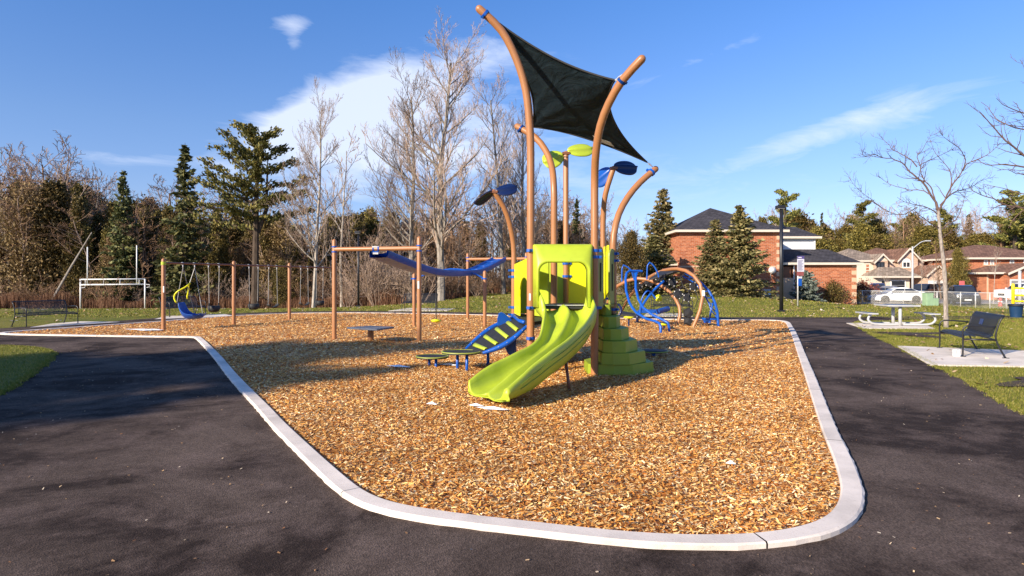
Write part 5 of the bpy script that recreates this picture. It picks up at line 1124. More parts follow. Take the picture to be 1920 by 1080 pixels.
def car(name, label, loc, rz, mat, kind='sedan', cat='car'):
    """nose towards -x"""
    t = thing(name, label, cat, loc, rz, 'vehicles parked on the street')
    if kind == 'sedan':
        Lh, W = 2.32, .90; st = [(-2.32, .36, .52, .70), (-2.22, .24, .62, .82), (-1.9, .2, .70, .88), (-1.4, .2, .80, .9), (-1.0, .2, .88, .9), (0, .2, .92, .9), (.9, .2, .96, .9), (1.6, .2, 1.02, .88), (2.1, .25, 1.04, .84), (2.3, .42, .96, .75)]
        gh = [(-1.15, .86), (-.42, 1.32), (.1, 1.47), (.6, 1.46), (1.25, 1.30), (2.0, 1.02)]; wb = (-1.38, 1.34)
    elif kind == 'suv':
        Lh, W = 2.35, .94; st = [(-2.35, .45, .75, .75), (-2.25, .3, .95, .88), (-1.8, .27, 1.05, .93), (-1.1, .27, 1.12, .94), (0, .27, 1.12, .94), (1.2, .27, 1.14, .94), (2.1, .3, 1.14, .92), (2.33, .45, 1.08, .84)]
        gh = [(-1.15, 1.1), (-.45, 1.62), (.2, 1.72), (1.2, 1.70), (1.9, 1.62), (2.25, 1.12)]; wb = (-1.42, 1.40)
    else:
        Lh, W = 2.9, .98; st = [(-2.9, .5, .9, .85), (-2.8, .35, 1.15, .95), (-2.2, .32, 1.22, .98), (-1.3, .32, 1.26, .98), (0, .32, 1.26, .98), (2.6, .34, 1.26, .98), (2.88, .45, 1.2, .94)]
        gh = [(-1.35, 1.24), (-.7, 1.78), (-.2, 1.88), (.5, 1.88), (.85, 1.80), (1.0, 1.24)]; wb = (-1.8, 1.75)
    rows = []
    for x, zl, zt, w in st:
        rows.append([(x, s * w * k, z) for s, k, z in ((-1, .80, zl), (-1, .97, zl + .06), (-1, 1, zl + (zt - zl) * .5), (-1, .97, zt - .12), (-1, .86, zt), (1, .86, zt), (1, .97, zt - .12), (1, 1, zl + (zt - zl) * .5), (1, .97, zl + .06), (1, .80, zl))])
    mb = MB().grid(rows, closed=True); n = len(rows); b_ = len(mb.v) - n * 10; mb.f += [tuple(range(10))[::-1], tuple((n - 1) * 10 + k for k in range(10))]
    body = mb.build('body', mat, t, world=False, autos=35)
    rows = []
    for x, z in gh: zb = .92 if kind == 'sedan' else 1.12 if kind == 'suv' else 1.25; zb = min(zb, z - .01); f_ = (z - zb) / .5; rows.append([(x, s * q, zz) for s, q, zz in ((-1, W * .88, zb - .03), (-1, W * (.86 - .12 * f_), z - .06 if z - zb > .1 else z - .01), (-1, W * (.78 - .12 * f_), z), (1, W * (.78 - .12 * f_), z), (1, W * (.86 - .12 * f_), z - .06 if z - zb > .1 else z - .01), (1, W * .88, zb - .03))])
    mb = MB().grid(rows); cab = mb.build('cabin', mat, t, world=False, autos=35)
    def sidewin(xs, y):
        pts = []
        for x, z in xs: pts.append((x, y, z))
        return pts
    zb = .98 if kind == 'sedan' else 1.15 if kind == 'suv' else 1.28; zt = gh[2][1] - .12
    for s in (-1, 1):
        xs0, xs1 = gh[0][0] + .18, (gh[-1][0] - .25 if kind != 'truck' else gh[-1][0] - .1); xt0, xt1 = gh[1][0] + .12, (gh[-2][0] - .2 if kind != 'truck' else gh[-2][0])
        yb, yt = s * (W * .885 + .004), s * (W * .79 + .012)
        xc = [xs0 + .0, (xs0 + xs1) / 2 - .02, (xs0 + xs1) / 2 + .03, xs1]; tc_ = [xt0, (xs0 + xs1) / 2 - .02, (xs0 + xs1) / 2 + .03, xt1]
        for a in (0, 2): MB().slab([(xc[a], yb, zb), (xc[a + 1], yb, zb), (tc_[a + 1], yt, zt), (tc_[a], yt, zt)], (0, s * .006, 0)).build('side_window', M_GLASS, cab, world=False)
        MB().box((gh[0][0] + .25, s * (W + .07), zb + .02), (.12, .18, .13)).build('mirror', mat, t, world=False, bevel=.03)
        for x in wb: wheel(t, x, s * (W - .07), .33 if kind == 'sedan' else .38); MB().lathe((x, s * (W - .02), .35 if kind == 'sedan' else .40), [(.39 if kind == 'sedan' else .45, 0), (.39 if kind == 'sedan' else .45, .026)], 20, (0, s, 0)).build('wheel_arch', M_BLACK, t, world=False)
        MB().box((-Lh + .12, s * W * .62, (.66 if kind == 'sedan' else .9)), (.16, .36, .14)).build('headlight', M_LAMP, t, world=False, bevel=.02); MB().box((Lh - .07, s * W * .66, (.86 if kind == 'sedan' else 1.0)), (.14, .34, .16)).build('tail_light', M_TAIL, t, world=False, bevel=.02)
        MB().bx(-.1, .06, s * W * 1.0 - .01, s * W * 1.0 + .015, zb - .18, zb - .15).build('door_handle', mat, t, world=False)
    a, b = gh[0], gh[1]; MB().slab([(a[0] - .012, -W * .74, a[1] + .02), (a[0] - .012, W * .74, a[1] + .02), (b[0] - .02, W * .66, b[1] - .03), (b[0] - .02, -W * .66, b[1] - .03)], (-.006, 0, .01)).build('windscreen', M_GLASS, cab, world=False)
    a, b = gh[-1], gh[-2]; MB().slab([(a[0] + .0, -W * .72, a[1] + .03), (a[0], W * .72, a[1] + .03), (b[0] + .02, W * .64, b[1] - .02), (b[0] + .02, -W * .64, b[1] - .02)], (.006, 0, .012)).build('rear_window', M_GLASS, cab, world=False)
    MB().bx(-Lh - .012, -Lh + .05, -.35, .35, .38 if kind == 'sedan' else .55, .5 if kind == 'sedan' else .78).build('grille', M_BLACK, t, world=False); MB().bx(-Lh - .02, -Lh - .013, -.25, .25, .3 if kind == 'sedan' else .42, .4 if kind == 'sedan' else .52).build('number_plate', M_WHITE, t, world=False); MB().bx(Lh + .0, Lh + .02, -.25, .25, .6, .72).build('number_plate', M_WHITE, t, world=False)
    return t
def cl_(px, D, dz=.04): p = Gxy(px, D); return (p.x, p.y, p.z + dz)
car('parked_car', 'white sedan parked side on behind the chain link fence', cl_(1680, 58), R(-6), M_CWHITE)
car('parked_car', 'dark grey hatchback facing the fence right of the thin tree', cl_(1806, 54), R(62), M_CDARK, 'suv')
car('parked_car', 'dark sports utility car behind the white sedan', cl_(1730, 67), R(40), M_CDARK, 'suv'); car('parked_car', 'dark blue car parked on the driveway of the pale house', cl_(1645, 70), R(60), M_CBLUE, 'suv')
car('parked_car', 'silver car parked beside the dark blue car', cl_(1665, 67.5), R(35), M_CGREY, 'sedan'); car('parked_car', 'grey van by the pale house behind the thin tree', cl_(1766, 71), R(20), M_CGREY, 'suv')
car('pickup_truck', 'white pickup truck in front of the red brick house garage', cl_(1922, 63), R(10), M_CWHITE, 'truck', 'truck')
# street lamp, small signs
b = Gxy(1711, 62); t = thing('street_lamp', 'pale street lamp with curved arm rising over the white sedan', 'street lamp', tuple(b)); hh = KZ(462, 62) - b.z
MB().tube([(0, 0, 0), (0, 0, hh)], [.12, .08], 10).build('pole', M_LGREY, t, world=False, smooth=True); MB().tube(catmull([(0, 0, hh - .25), (.35, 0, hh + .05), (.9, 0, hh + .45), (1.4, 0, hh + .55)], .1), .045, 8).build('arm', M_LGREY, t, world=False, smooth=True); MB().box((1.55, 0, hh + .56), (.5, .22, .12)).build('lamp_head', M_LGREY, t, world=False, bevel=.03)
b = Gxy(1803, 64); t = thing('red_sign', 'small red round ended sign on a post before the red house', 'sign', tuple(b)); MB().tube([(0, 0, 0), (0, 0, 2)], .04, 6).build('post', M_STEEL, t, world=False); MB().bx(-.28, .28, -.06, -.03, 1.2, 2.1).build('sign_face', plain('faded_red', (.6, .12, .12), .5), t, world=False, bevel=.05)
b = Gxy(1912, 58); t = thing('street_sign_post', 'thick pale grey post standing before the right garage', 'post', tuple(b)); MB().tube([(0, 0, -.2), (0, 0, 3.0)], .13, 10).build('post', M_LGREY, t, world=False, smooth=True); MB().lathe((0, 0, 3.0), [(.15, 0), (.15, .06), (.03, .12)], 10).build('cap', M_LGREY, t, world=False)
# ================================================================ vegetation
def rv(rg, s=1.0): return Vector((rg.gauss(0, s), rg.gauss(0, s), rg.gauss(0, s)))
def grow(tr, cr, rg, p, d, Ln, r, lvl, o):
    """one limb with its side shoots; thick limbs go to tr, thin ones to cr"""
    n = max(3, int(4 + (2 if lvl == 0 else 0) * 2)); pts = [p]; rad = [r]; q = p; dd = d.normalized()
    tipr = max(o['tip'], r * o.get('taper', .25))
    for i in range(n):
        dd = (dd + rv(rg, o['wob'] * (.5 if lvl == 0 else 1)) + Vector((0, 0, o['up'] * (1 if lvl else .3)))).normalized(); q = q + dd * Ln / n; pts.append(q); rad.append(r + (tipr - r) * (i + 1) / n)
    (tr if lvl <= o.get('tl', 1) else cr).tube(pts, rad, 6 if lvl == 0 else (4 if lvl == 1 else 3), cap=False)
    if lvl >= o['lv']: return
    nb = o['nb'][lvl]; s0 = o['s0'][lvl]
    for k in range(nb):
        t = s0 + (1 - s0) * (k + rg.random()) / nb; f = t * n; i = min(int(f), n - 1); c = pts[i].lerp(pts[i + 1], f - i); ax = (pts[i + 1] - pts[i]).normalized()
        u, w = basis(ax); a = rg.random() * 2 * math.pi; th = R(o['ang'][lvl] * rg.uniform(.75, 1.25)); nd_ = ax * math.cos(th) + (u * math.cos(a) + w * math.sin(a)) * math.sin(th)
        l2 = Ln * o['ls'][lvl] * rg.uniform(.6, 1.15) * (1.0 - o['fall'][lvl] * t); grow(tr, cr, rg, c, nd_, l2, max(o['tip'], (rad[i] * .55 if lvl else rad[i] * .45)), lvl + 1, o)
def proto(name, label, cat, parts, group):
    t = thing(name, label, cat, (0, 0, 0), 0, group)
    for nm, mb, mat in parts: mb.build(nm, mat, t, world=False)
    return t
def bare(name, seed, H, r, o, m1=None, m2=None, cat='tree', leafmat=None, nleaf=0):
    rg = random.Random(seed); tr, cr = MB(), MB(); base = dict(tip=.012, wob=.10, up=.06, lv=4, nb=[16, 7, 5, 3], s0=[.3, .2, .2, .2], ang=[42, 38, 40, 40], ls=[.42, .5, .5, .55], fall=[.55, .4, .3, .2]); base.update(o)
    grow(tr, cr, rg, Vector((0, 0, -.3)), Vector((0, 0, 1)), H, r, 0, base)
    parts = [('trunk', tr, m1 or M_BARK), ('crown', cr, m2 or M_TWIG)]
    return proto(name, '', cat, parts, None)
def leafquads(mb, rg, c, n, rad, size, squash=(1, 1, 1), elong=1.6, dirn=None):
    for _ in range(n):
        p = c + Vector((rg.gauss(0, rad * squash[0]), rg.gauss(0, rad * squash[1]), rg.gauss(0, rad * squash[2])))
        a = (dirn + rv(rg, .45)).normalized() if dirn is not None else rv(rg).normalized(); b = a.cross(rv(rg)).normalized(); s = size * rg.uniform(.55, 1.3)
        mb.add([p - b * s * .5, p + a * s * elong * .5, p + b * s * .5, p - a * s * elong * .5], [(0, 1, 2, 3)])
def spruce(seed, H, Rb, mat, dens=1.0, droop=.25, gap=.0, leafs=.16, z0=.04, name='spruce_tree', pw=.9, m1=None):
    rg = random.Random(seed); tr, cr = MB(), MB(); tr.tube([(0, 0, -.3), (0, 0, H * .5), (0, 0, H)], [H * .016, H * .010, .01], 8)
    nw = int(H * 3.2 * dens ** .5)
    for k in range(nw):
        t = z0 + (1 - z0) * (k / nw); z = H * t; rr = Rb * (1 - t) ** pw * (1 + .0) + .08; nb = max(4, int(7 * dens))
        for j in range(nb):
            if rg.random() < gap: continue
            a = rg.random() * 6.283; ln = rr * rg.uniform(.5, 1.22); tip = Vector((math.cos(a) * ln, math.sin(a) * ln, ln * (-.05 - droop * (1 - t) + .35 * t))); st = Vector((0, 0, z + rg.uniform(-.12, .12)))
            mid = st + tip * .55 + Vector((0, 0, -ln * .06)); tr.tube([st, mid, st + tip + Vector((0, 0, ln * .08))], [.02 + ln * .008, .012, .005], 3, cap=False)
            m = max(4, int(ln * 11 * dens))
            for q in range(m):
                s = (q + rg.random()) / m; s = .12 + .88 * s; p = (st.lerp(mid, s / .55) if s < .55 else mid.lerp(st + tip + Vector((0, 0, ln * .08)), (s - .55) / .45)); sp = ln * .17 * (1.1 - s)
                leafquads(cr, rg, p + Vector((0, 0, -.02)), 3, .05 + sp, leafs, (1, 1, .35), 2.0, Vector((math.cos(a), math.sin(a), -.15)))
    return proto(name, '', 'tree', [('trunk', tr, m1 or M_DBARK), ('crown', cr, mat)], None)
def bushy(seed, H, Rb, mat, name='cedar_tree', n=900, shape='cone', leafs=.17, z0=.05):
    """cedar: upright column of many sprays, uneven outline with holes"""
    rg = random.Random(seed); tr, cr = MB(), MB(); tr.tube([(0, 0, -.3), (.05, 0, H * .5), (0, 0, H * .95)], [H * .018, H * .01, .01], 6)
    lob = [(rg.random() * 6.283, rg.uniform(.1, .95), rg.uniform(.25, .7)) for _ in range(14)]
    for k in range(n):
        t = z0 + (1 - z0) * rg.random() ** .85; a = rg.random() * 6.283
        rr = Rb * ((1 - t) ** .65 if shape == 'cone' else math.sin(math.pi * min(1, .18 + t * .82)) ** .6) * (1 + .28 * math.sin(a * 3 + t * 9) + .15 * math.sin(a * 5 - t * 17)); rad = rr * (rg.random() ** .45)
        for la, lt, lw in lob:
            if abs(t - lt) < .06 and math.cos(a - la) > .6: rad *= lw + .2
        c = Vector((math.cos(a) * rad, math.sin(a) * rad, H * t)); leafquads(cr, rg, c, 13, .14 + .02 * H / 5, leafs * .60, (1, 1, 1.5), 1.9, Vector((math.cos(a) * .5, math.sin(a) * .5, .8)))
        if k % 9 == 0: tr.tube([Vector((0, 0, max(0, H * t - rad * .7))), c], [.03, .008], 3, cap=False)
    return proto(name, '', 'tree', [('trunk', tr, M_DBARK), ('crown', cr, mat)], None)
def pine(seed, H, limbs, mat, name='pine_tree', leafs=.2, two=True, nper=16, spread=.3):
    rg = random.Random(seed); tr, cr = MB(), MB(); tr.tube([(0, 0, -.3), (.1, 0, H * .6), (.3, 0, H * .96)], [H * .022, H * .013, .03], 8)
    if two: tr.tube([(.15, .1, H * .42), (.75, .2, H * .55), (.9, .1, H * .85)], [H * .013, H * .01, .02], 6)
    for (a, zt, ln, rise) in limbs:
        a = R(a + rg.uniform(-8, 8)); st = Vector((.1, 0, H * zt)); d = Vector((math.cos(a), math.sin(a), 0)); pts = []
        for i in range(9): s = i / 8; pts.append(st + d * ln * s + Vector((0, 0, ln * (rise * s + .16 * s * s * rise / abs(rise or 1)))) + rv(rg, .05))
        tr.tube(pts, [.015 * ln + .03 - .012 * ln * i / 8 for i in range(9)], 4, cap=False)
        for i in range(2, 9):
            for k in range(nper // 4 + i // 2):
                f = (i - rg.random()) / 8 * 8; q = pts[max(0, min(8, int(f)))]; off = Vector((rg.gauss(0, 1), rg.gauss(0, 1), rg.gauss(0, .45) + .2)) * spread * (.5 + ln * .12); leafquads(cr, rg, q + off, 10, .13, leafs, (1, 1, .6), 2.2, d * .6 + Vector((0, 0, .7)))
                if k % 3 == 0: tr.tube([q, q + off], [.02, .006], 3, cap=False)
    return proto(name, '', 'tree', [('trunk', tr, M_DBARK), ('crown', cr, mat)], None)
def shrub(seed, H, n, m1, name='bare_shrub', spread=.5, lv=2):
    rg = random.Random(seed); tr, cr = MB(), MB(); o = dict(tip=.008, wob=.16, up=.05, lv=lv, nb=[6, 4, 3], s0=[.25, .2, .2], ang=[35, 40, 40], ls=[.5, .55, .5], fall=[.4, .3, .2], tl=0)
    for k in range(n):
        a = rg.random() * 6.283; d = Vector((math.cos(a) * spread, math.sin(a) * spread, 1)); grow(tr, cr, rg, Vector((math.cos(a) * .15, math.sin(a) * .15, -.1)), d, H * rg.uniform(.6, 1.1), .022, 0, o)
    return proto(name, '', 'shrub', [('stem', tr, m1), ('twigs', cr, m1)], None)
# prototypes -------------------------------------------------------------
PO = {}
PO['poplarA'] = (bare('bare_poplar', 11, 20, .30, dict(nb=[34, 10, 6, 4], s0=[.16, .15, .15, .2], ang=[44, 36, 36, 38], ls=[.44, .5, .52, .5], fall=[.60, .4, .3, .2], up=.12, wob=.06, tip=.0075, lv=4)), 20)
PO['poplarB'] = (bare('bare_poplar', 23, 18, .22, dict(nb=[28, 9, 6, 3], s0=[.2, .15, .15, .2], ang=[42, 36, 36, 38], ls=[.42, .5, .52, .5], fall=[.58, .4, .3, .2], up=.13, wob=.065, tip=.0075, lv=4)), 18)
PO['bareA'] = (bare('bare_tree', 31, 11, .12, dict(nb=[15, 6, 4], lv=3, s0=[.3, .2, .2], ang=[38, 38, 40], ls=[.42, .5, .5], up=.09, tip=.014), M_TWIG, M_TWIG), 11)
PO['bareB'] = (bare('bare_tree', 37, 11, .14, dict(nb=[13, 7, 5], lv=3, s0=[.4, .2, .2], ang=[48, 42, 42], ls=[.48, .5, .5], up=.04, wob=.14, tip=.014), M_TWIG, M_RTWIG), 11)
PO['bareC'] = (bare('bare_tree', 41, 12, .10, dict(nb=[12, 6, 4], lv=3, s0=[.45, .2, .2], ang=[30, 35, 35], ls=[.36, .5, .5], up=.12, tip=.012), M_BARK, M_TWIG), 12)
PO['bareD'] = (bare('bare_tree', 43, 10, .16, dict(nb=[16, 8, 5], lv=3, s0=[.22, .2, .2], ang=[58, 45, 42], ls=[.5, .5, .5], up=.05, wob=.16, tip=.014), M_RTWIG, M_RTWIG), 10)
PO['sprA'] = (spruce(51, 10, 2.1, M_SPR, 1.0), 10); PO['sprB'] = (spruce(53, 9, 1.7, M_SPR, 1.0, .15, .25), 9)
PO['cedA'] = (bushy(61, 9, 1.7, M_CED, n=1300), 9); PO['cedB'] = (bushy(63, 8, 2.0, M_CED, n=1300, shape='egg'), 8); PO['cedC'] = (bushy(65, 9, 1.4, M_CED, n=1100), 9)
PO['cedY'] = (bushy(67, 7, 1.8, M_CEDY, n=1200, shape='egg'), 7); PO['brnL'] = (bushy(69, 7, 2.0, M_BRLEAF, n=800, shape='egg', name='brown_leaved_tree', leafs=.14), 7)
PO['pineS'] = (pine(71, 12, [(a * 137, .38 + .055 * a, 3.0 - .2 * a, .15 + .03 * a) for a in range(11)], M_PINE, two=False, nper=28, leafs=.13), 12)
PO['shrA'] = (shrub(81, 3.2, 16, M_TWIG), 3.2); PO['shrB'] = (shrub(83, 2.6, 18, M_RTWIG, spread=.7), 2.6)
for t_, h_ in PO.values(): t_.location = (0, 0, 0)
used = set(); forest = []
def put(kind, px, D, ytop=None, h=None, rz=None, wid=1.0, label=None, reg=True, name=None):
    src, H0 = PO[kind]; b = Gxy(px, D)
    if h is None: h = CH + (HY - ytop) / F * D - b.z
    o = src if kind not in used else copy_tree(src); used.add(kind)
    o.location = (b.x, b.y, b.z); s = h / H0; o.scale = (s * wid, s * wid, s); o.rotation_euler.z = rnd.random() * 6.28 if rz is None else rz
    if label: o['label'] = label
    forest.append((o, kind, px, D, label)); return o
rnd = random.Random(5)
# --- the marked trees of the photograph
wide_pine = pine(91, 14, [(175, .44, 5.6, .10), (190, .50, 5.4, .16), (168, .58, 5.0, .28), (182, .66, 4.3, .42), (175, .74, 3.4, .55), (200, .82, 2.4, .7), (150, .55, 3.6, .2), (215, .62, 3.6, .25), (240, .5, 3.0, .15), (120, .7, 2.8, .4),
                          (5, .50, 4.2, .02), (-8, .58, 4.0, .06), (12, .66, 3.8, .10), (-5, .74, 3.0, .2), (20, .82, 2.2, .4), (60, .6, 2.8, .2), (-40, .55, 3.0, .1), (-70, .7, 2.6, .3), (90, .85, 1.8, .6), (-90, .88, 1.7, .7), (0, .9, 1.6, .6), (180, .92, 1.6, .75), (270, .62, 2.8, .25), (250, .78, 2.2, .45), (300, .8, 2.2, .4)], M_PINE, nper=24, leafs=.12, spread=.27)
PO['bigpine'] = (wide_pine, 14); put('bigpine', 478, 56, 238, rz=0, wid=1.05, label='big wide pine with flat limbs standing above the left treeline')
put('sprB', 347, 60, 268, wid=.95, label='tall pointed dark spruce left of the big wide pine'); put('sprA', 231, 64, 318, wid=.8, label='narrow spruce peak above the goal posts')
put('poplarA', 827, 49, 100, wid=1.1, label='tallest bare poplar with pale trunk behind the overhead climber'); put('poplarB', 768, 51, 185, wid=1.15, label='second tall bare poplar just left of the tallest one')
put('poplarB', 945, 55, 185, wid=.95, label='tall bare poplar directly behind the left sail post'); put('poplarA', 985, 57, 228, wid=.9, label='slimmer bare poplar behind the play tower posts')
put('poplarB', 587, 49, 225, wid=.95, label='tall bare tree right of the wide pine with pale trunk at the swing'); put('bareC', 640, 53, 270, wid=1.1, label='bare tree right of the tall bare tree by the swings')
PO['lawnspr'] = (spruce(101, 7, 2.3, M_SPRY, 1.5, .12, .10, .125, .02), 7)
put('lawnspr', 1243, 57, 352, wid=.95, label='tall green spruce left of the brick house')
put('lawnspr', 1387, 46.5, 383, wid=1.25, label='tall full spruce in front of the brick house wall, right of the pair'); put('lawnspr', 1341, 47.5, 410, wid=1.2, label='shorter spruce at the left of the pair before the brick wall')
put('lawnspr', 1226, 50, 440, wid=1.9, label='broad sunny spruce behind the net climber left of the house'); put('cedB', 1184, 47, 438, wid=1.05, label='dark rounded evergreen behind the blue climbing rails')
PO['bluespr'] = (spruce(103, 3, 1.5, M_BSPR, 1.6, .1, .0, .13, .02, 'blue_spruce', .7), 3); put('bluespr', 1512, 51.5, 505, wid=.95, label='low silvery blue spruce behind the rules sign')
put('cedY', 1797, 66, 470, wid=.8, label='golden green cedar left of the red brick house'); put('bareD', 1764, 68, 455, wid=1.0, label='bare twiggy tree between the pale and the red house')
for i, (px, D, yt, lb) in enumerate([(1560, 54, 533, 'clipped dark hedge bush by the brick garage wall'), (1590, 55, 539, 'smaller dark bush right of the garage hedge bush')]): PO['b%d' % i] = (bushy(200 + i, 1.5, 1.2, M_CED, 'garden_bush', 350, 'egg', .10), 1.5); put('b%d' % i, px, D, yt, label=lb)
PO['rb'] = (bushy(210, 1.3, 1.3, leafy('rusty_leaves', [(0, (.12, .03, .015)), (.5, (.26, .07, .03)), (1, (.4, .16, .08))]), 'rusty_shrub', 350, 'egg', .10), 1.3); put('rb', 1618, 61, 534, wid=1.0, label='rusty red shrub left of the white sedan')
# young street trees
for px, D, yt, lb in ((1727, 56, 480, 'thin young bare street tree rising behind the white sedan'), (1752, 58, 495, 'thin young bare tree right of the utility boxes'), (1863, 56, 470, 'dark thin bare street tree in front of the garage doors'), (1660, 63, 505, 'small bare tree before the pale house')): put('bareC', px, D, yt, wid=.9, label=lb)
# --- wood: rows of trees behind the field
def yt_left(px):
    xs = [-200, 0, 60, 150, 200, 260, 300, 420, 480, 560, 640, 700, 760, 860, 960, 1080, 1150, 1200, 1290]; ys = [330, 322, 318, 312, 352, 345, 352, 372, 375, 385, 378, 372, 385, 380, 378, 388, 410, 425, 430]
    return float(np.interp(px, xs, ys))
def edgeD(px): return float(np.interp(px, [-200, 300, 620, 760, 900, 1150, 1290], [66, 66, 62, 60, 60, 62, 66]))
x = -130
while x < 1285:
    D = edgeD(x) + rnd.uniform(-1, 1.5); kind = rnd.choice(['cedA', 'bareB', 'cedC', 'bareA', 'bareB', 'bareD', 'cedC', 'bareC', 'brnL'] if x < 560 else ['bareB', 'bareD', 'bareA', 'cedC', 'bareA', 'bareD', 'bareC']); put(kind, x, D, yt_left(x) + rnd.uniform(30, 110), wid=rnd.uniform(.9, 1.3)); x += rnd.uniform(12, 22)
x = -140
while x < 1285:
    D = edgeD(x) + 5 + rnd.uniform(-1.5, 2); kind = rnd.choice(['bareA', 'bareB', 'cedA', 'bareC', 'bareC', 'bareA', 'cedC', 'bareD'] if x < 260 or x > 520 else ['cedA', 'cedC', 'cedB', 'bareA', 'cedA']); put(kind, x, D, yt_left(x) + (rnd.uniform(-8, 30) if kind[0] == 'b' else rnd.uniform(28, 75)), wid=rnd.uniform(.95, 1.3)); x += rnd.uniform(17, 28)
x = -150
while x < 1285:
    D = edgeD(x) + 11 + rnd.uniform(-2, 3); kind = rnd.choice(['bareA', 'cedC', 'bareB', 'bareA', 'sprB', 'bareC', 'cedA', 'bareD']); put(kind, x, D, yt_left(x) + (rnd.uniform(-16, 12) if kind[:2] == 'ba' else rnd.uniform(22, 58)), wid=rnd.uniform(1.05, 1.5)); x += rnd.uniform(18, 30)
x = -150
while x < 1285:
    D = edgeD(x) + 18 + rnd.uniform(-2, 3); put(rnd.choice(['cedA', 'cedB', 'cedC', 'cedA', 'bareA']), x, D, yt_left(x) + rnd.uniform(30, 62), wid=rnd.uniform(1.3, 1.8)); x += rnd.uniform(20, 30)
# brush and shrubs at the wood edge
x = 30
while x < 1000:
    D = edgeD(x) - rnd.uniform(3, 6) - (4 if 640 < x < 800 else 0); put(rnd.choice(['shrA', 'shrB', 'shrA']), x, D, h=rnd.uniform(2.2, 4.2) * (1.2 if 560 < x < 820 else .8), wid=1.1); x += rnd.uniform(14, 26) if x > 540 else rnd.uniform(40, 70)
put('cedB', 528, 57, 492, wid=.9, label='bright green cedar right behind the middle swings'); put('cedC', 583, 60, 480, wid=.9, label='low yellowish cedar next to the pale tree trunk')
# --- wood behind the houses
def yt_r(px): return float(np.interp(px, [1270, 1330, 1400, 1470, 1500, 1560, 1610, 1680, 1760, 1850, 1900, 2000], [425, 420, 412, 385, 395, 410, 395, 392, 390, 405, 375, 370]))
for row, (d0, dy) in enumerate(((92, 34), (99, 16), (108, 2), (118, 0))):
    x = 1290 if row else 1480
    while x < 2350:
        kind = rnd.choice([['cedY', 'cedY', 'bareD', 'bareD', 'bareB', 'cedY'], ['cedY', 'bareA', 'bareD', 'bareB', 'bareC', 'cedA'], ['pineS', 'bareA', 'sprB', 'bareC', 'pineS', 'bareA'], ['bareA', 'cedA', 'pineS', 'bareB', 'bareA']][row])
        put(kind, x, d0 + rnd.uniform(-2, 3), yt_r(x) + dy + rnd.uniform(-5, 26), wid=rnd.uniform(1.2, 1.7) if kind[0] == 'c' else rnd.uniform(.9, 1.2)); x += rnd.uniform(17, 28)
put('pineS', 1474, 75, 352, wid=.9, label='tall open pine behind the black lamp post and the house roof'); put('pineS', 1617, 96, 374, label='pine crown rising above the pale house'); put('sprA', 1541, 100, 398, wid=.5, label='narrow spruce between the brick house and the pale house'); put('pineS', 1905, 88, 352, wid=1.3, label='dark pine at the right edge above the red house'); put('sprB', 1081, 66, 370, wid=.7, label='small dark spruce between the two right sail posts')
# --- fallen leaning trunk
t = thing('leaning_trunk', 'pale dead trunk leaning across the dark wood behind the goal', 'tree trunk', tuple(Gxy(93, 60))); a, b = Gxy(92, 60) + Vector((0, 0, .3)), Wp(172, 436, 62)
MB().tube([a, a.lerp(b, .5) + Vector((0, 0, .1)), b], [.12, .10, .05], 8).build('trunk', M_BARK, t)
# --- trees standing near
rg = random.Random(3); o = dict(tip=.006, wob=.09, up=.02, lv=3, nb=[0, 0, 0, 0], s0=[.2] * 4, ang=[40] * 4, ls=[.5] * 4, fall=[.3] * 4)
def near_tree(lbl, px, D, trunk, limbs, r0, mt, mc, nb2=5, name='young_bare_tree'):
    """limbs: pixel polylines with depth offsets"""
    b = Gxy(px, D); t = thing(name, lbl, 'tree', tuple(b)); tr, cr = MB(), MB(); tp = catmull([b - Vector((0, 0, .2))] + [Wp(x, y, D) for x, y in trunk], .2); tr.tube(tp, [r0 * (1 - .45 * i / len(tp)) * (1 + .07 * math.sin(i * 2.7)) for i in range(len(tp))], 10)
    for r_, dof, px_ in limbs:
        n = len(px_); pts = catmull([Wp(x, y, D + dof * i / (n - 1)) for i, (x, y) in enumerate(px_)], .12); m = len(pts); rr = [max(.005, r_ * .68 * (1 - .85 * i / m)) for i in range(m)]
        pts = [p + rv(rg, .006) for p in pts]; cr.tube(pts, rr, 6, cap=False); L0 = (pts[-1] - pts[0]).length
        for k in range(int(nb2 * L0)):
            i = rg.randrange(int(m * .2), m - 1); ax = (pts[i + 1] - pts[i]).normalized(); u, w = basis(ax); a = rg.random() * 6.28; th = R(rg.uniform(28, 55)); d = ax * math.cos(th) + (u * math.cos(a) + w * math.sin(a)) * math.sin(th)
            l = L0 * rg.uniform(.08, .25); q = [pts[i]]; dd = d
            for s in range(5): dd = (dd + rv(rg, .14) + Vector((0, 0, .06))).normalized(); q.append(q[-1] + dd * l / 5)
            cr.tube(q, [max(.004, rr[i] * .5) * (1 - .7 * s / 5) + .001 for s in range(6)], 4, cap=False)
            for _ in range(2):
                z = rg.randrange(1, 5); e = [q[z]]; d3 = (dd + rv(rg, .5)).normalized()
                for s in range(3): d3 = (d3 + rv(rg, .15)).normalized(); e.append(e[-1] + d3 * l * .12)
                cr.tube(e, [.0045, .004, .0035, .003], 3, cap=False)
    tr.build('trunk', mt, t, smooth=True); cr.build('crown', mc, t)
M_NBARK = mat_bark('young_tree_bark', (.13, .105, .09), (.36, .31, .27), 22); M_NTW = mat_bark('young_twigs', (.10, .065, .055), (.20, .13, .11), 10)
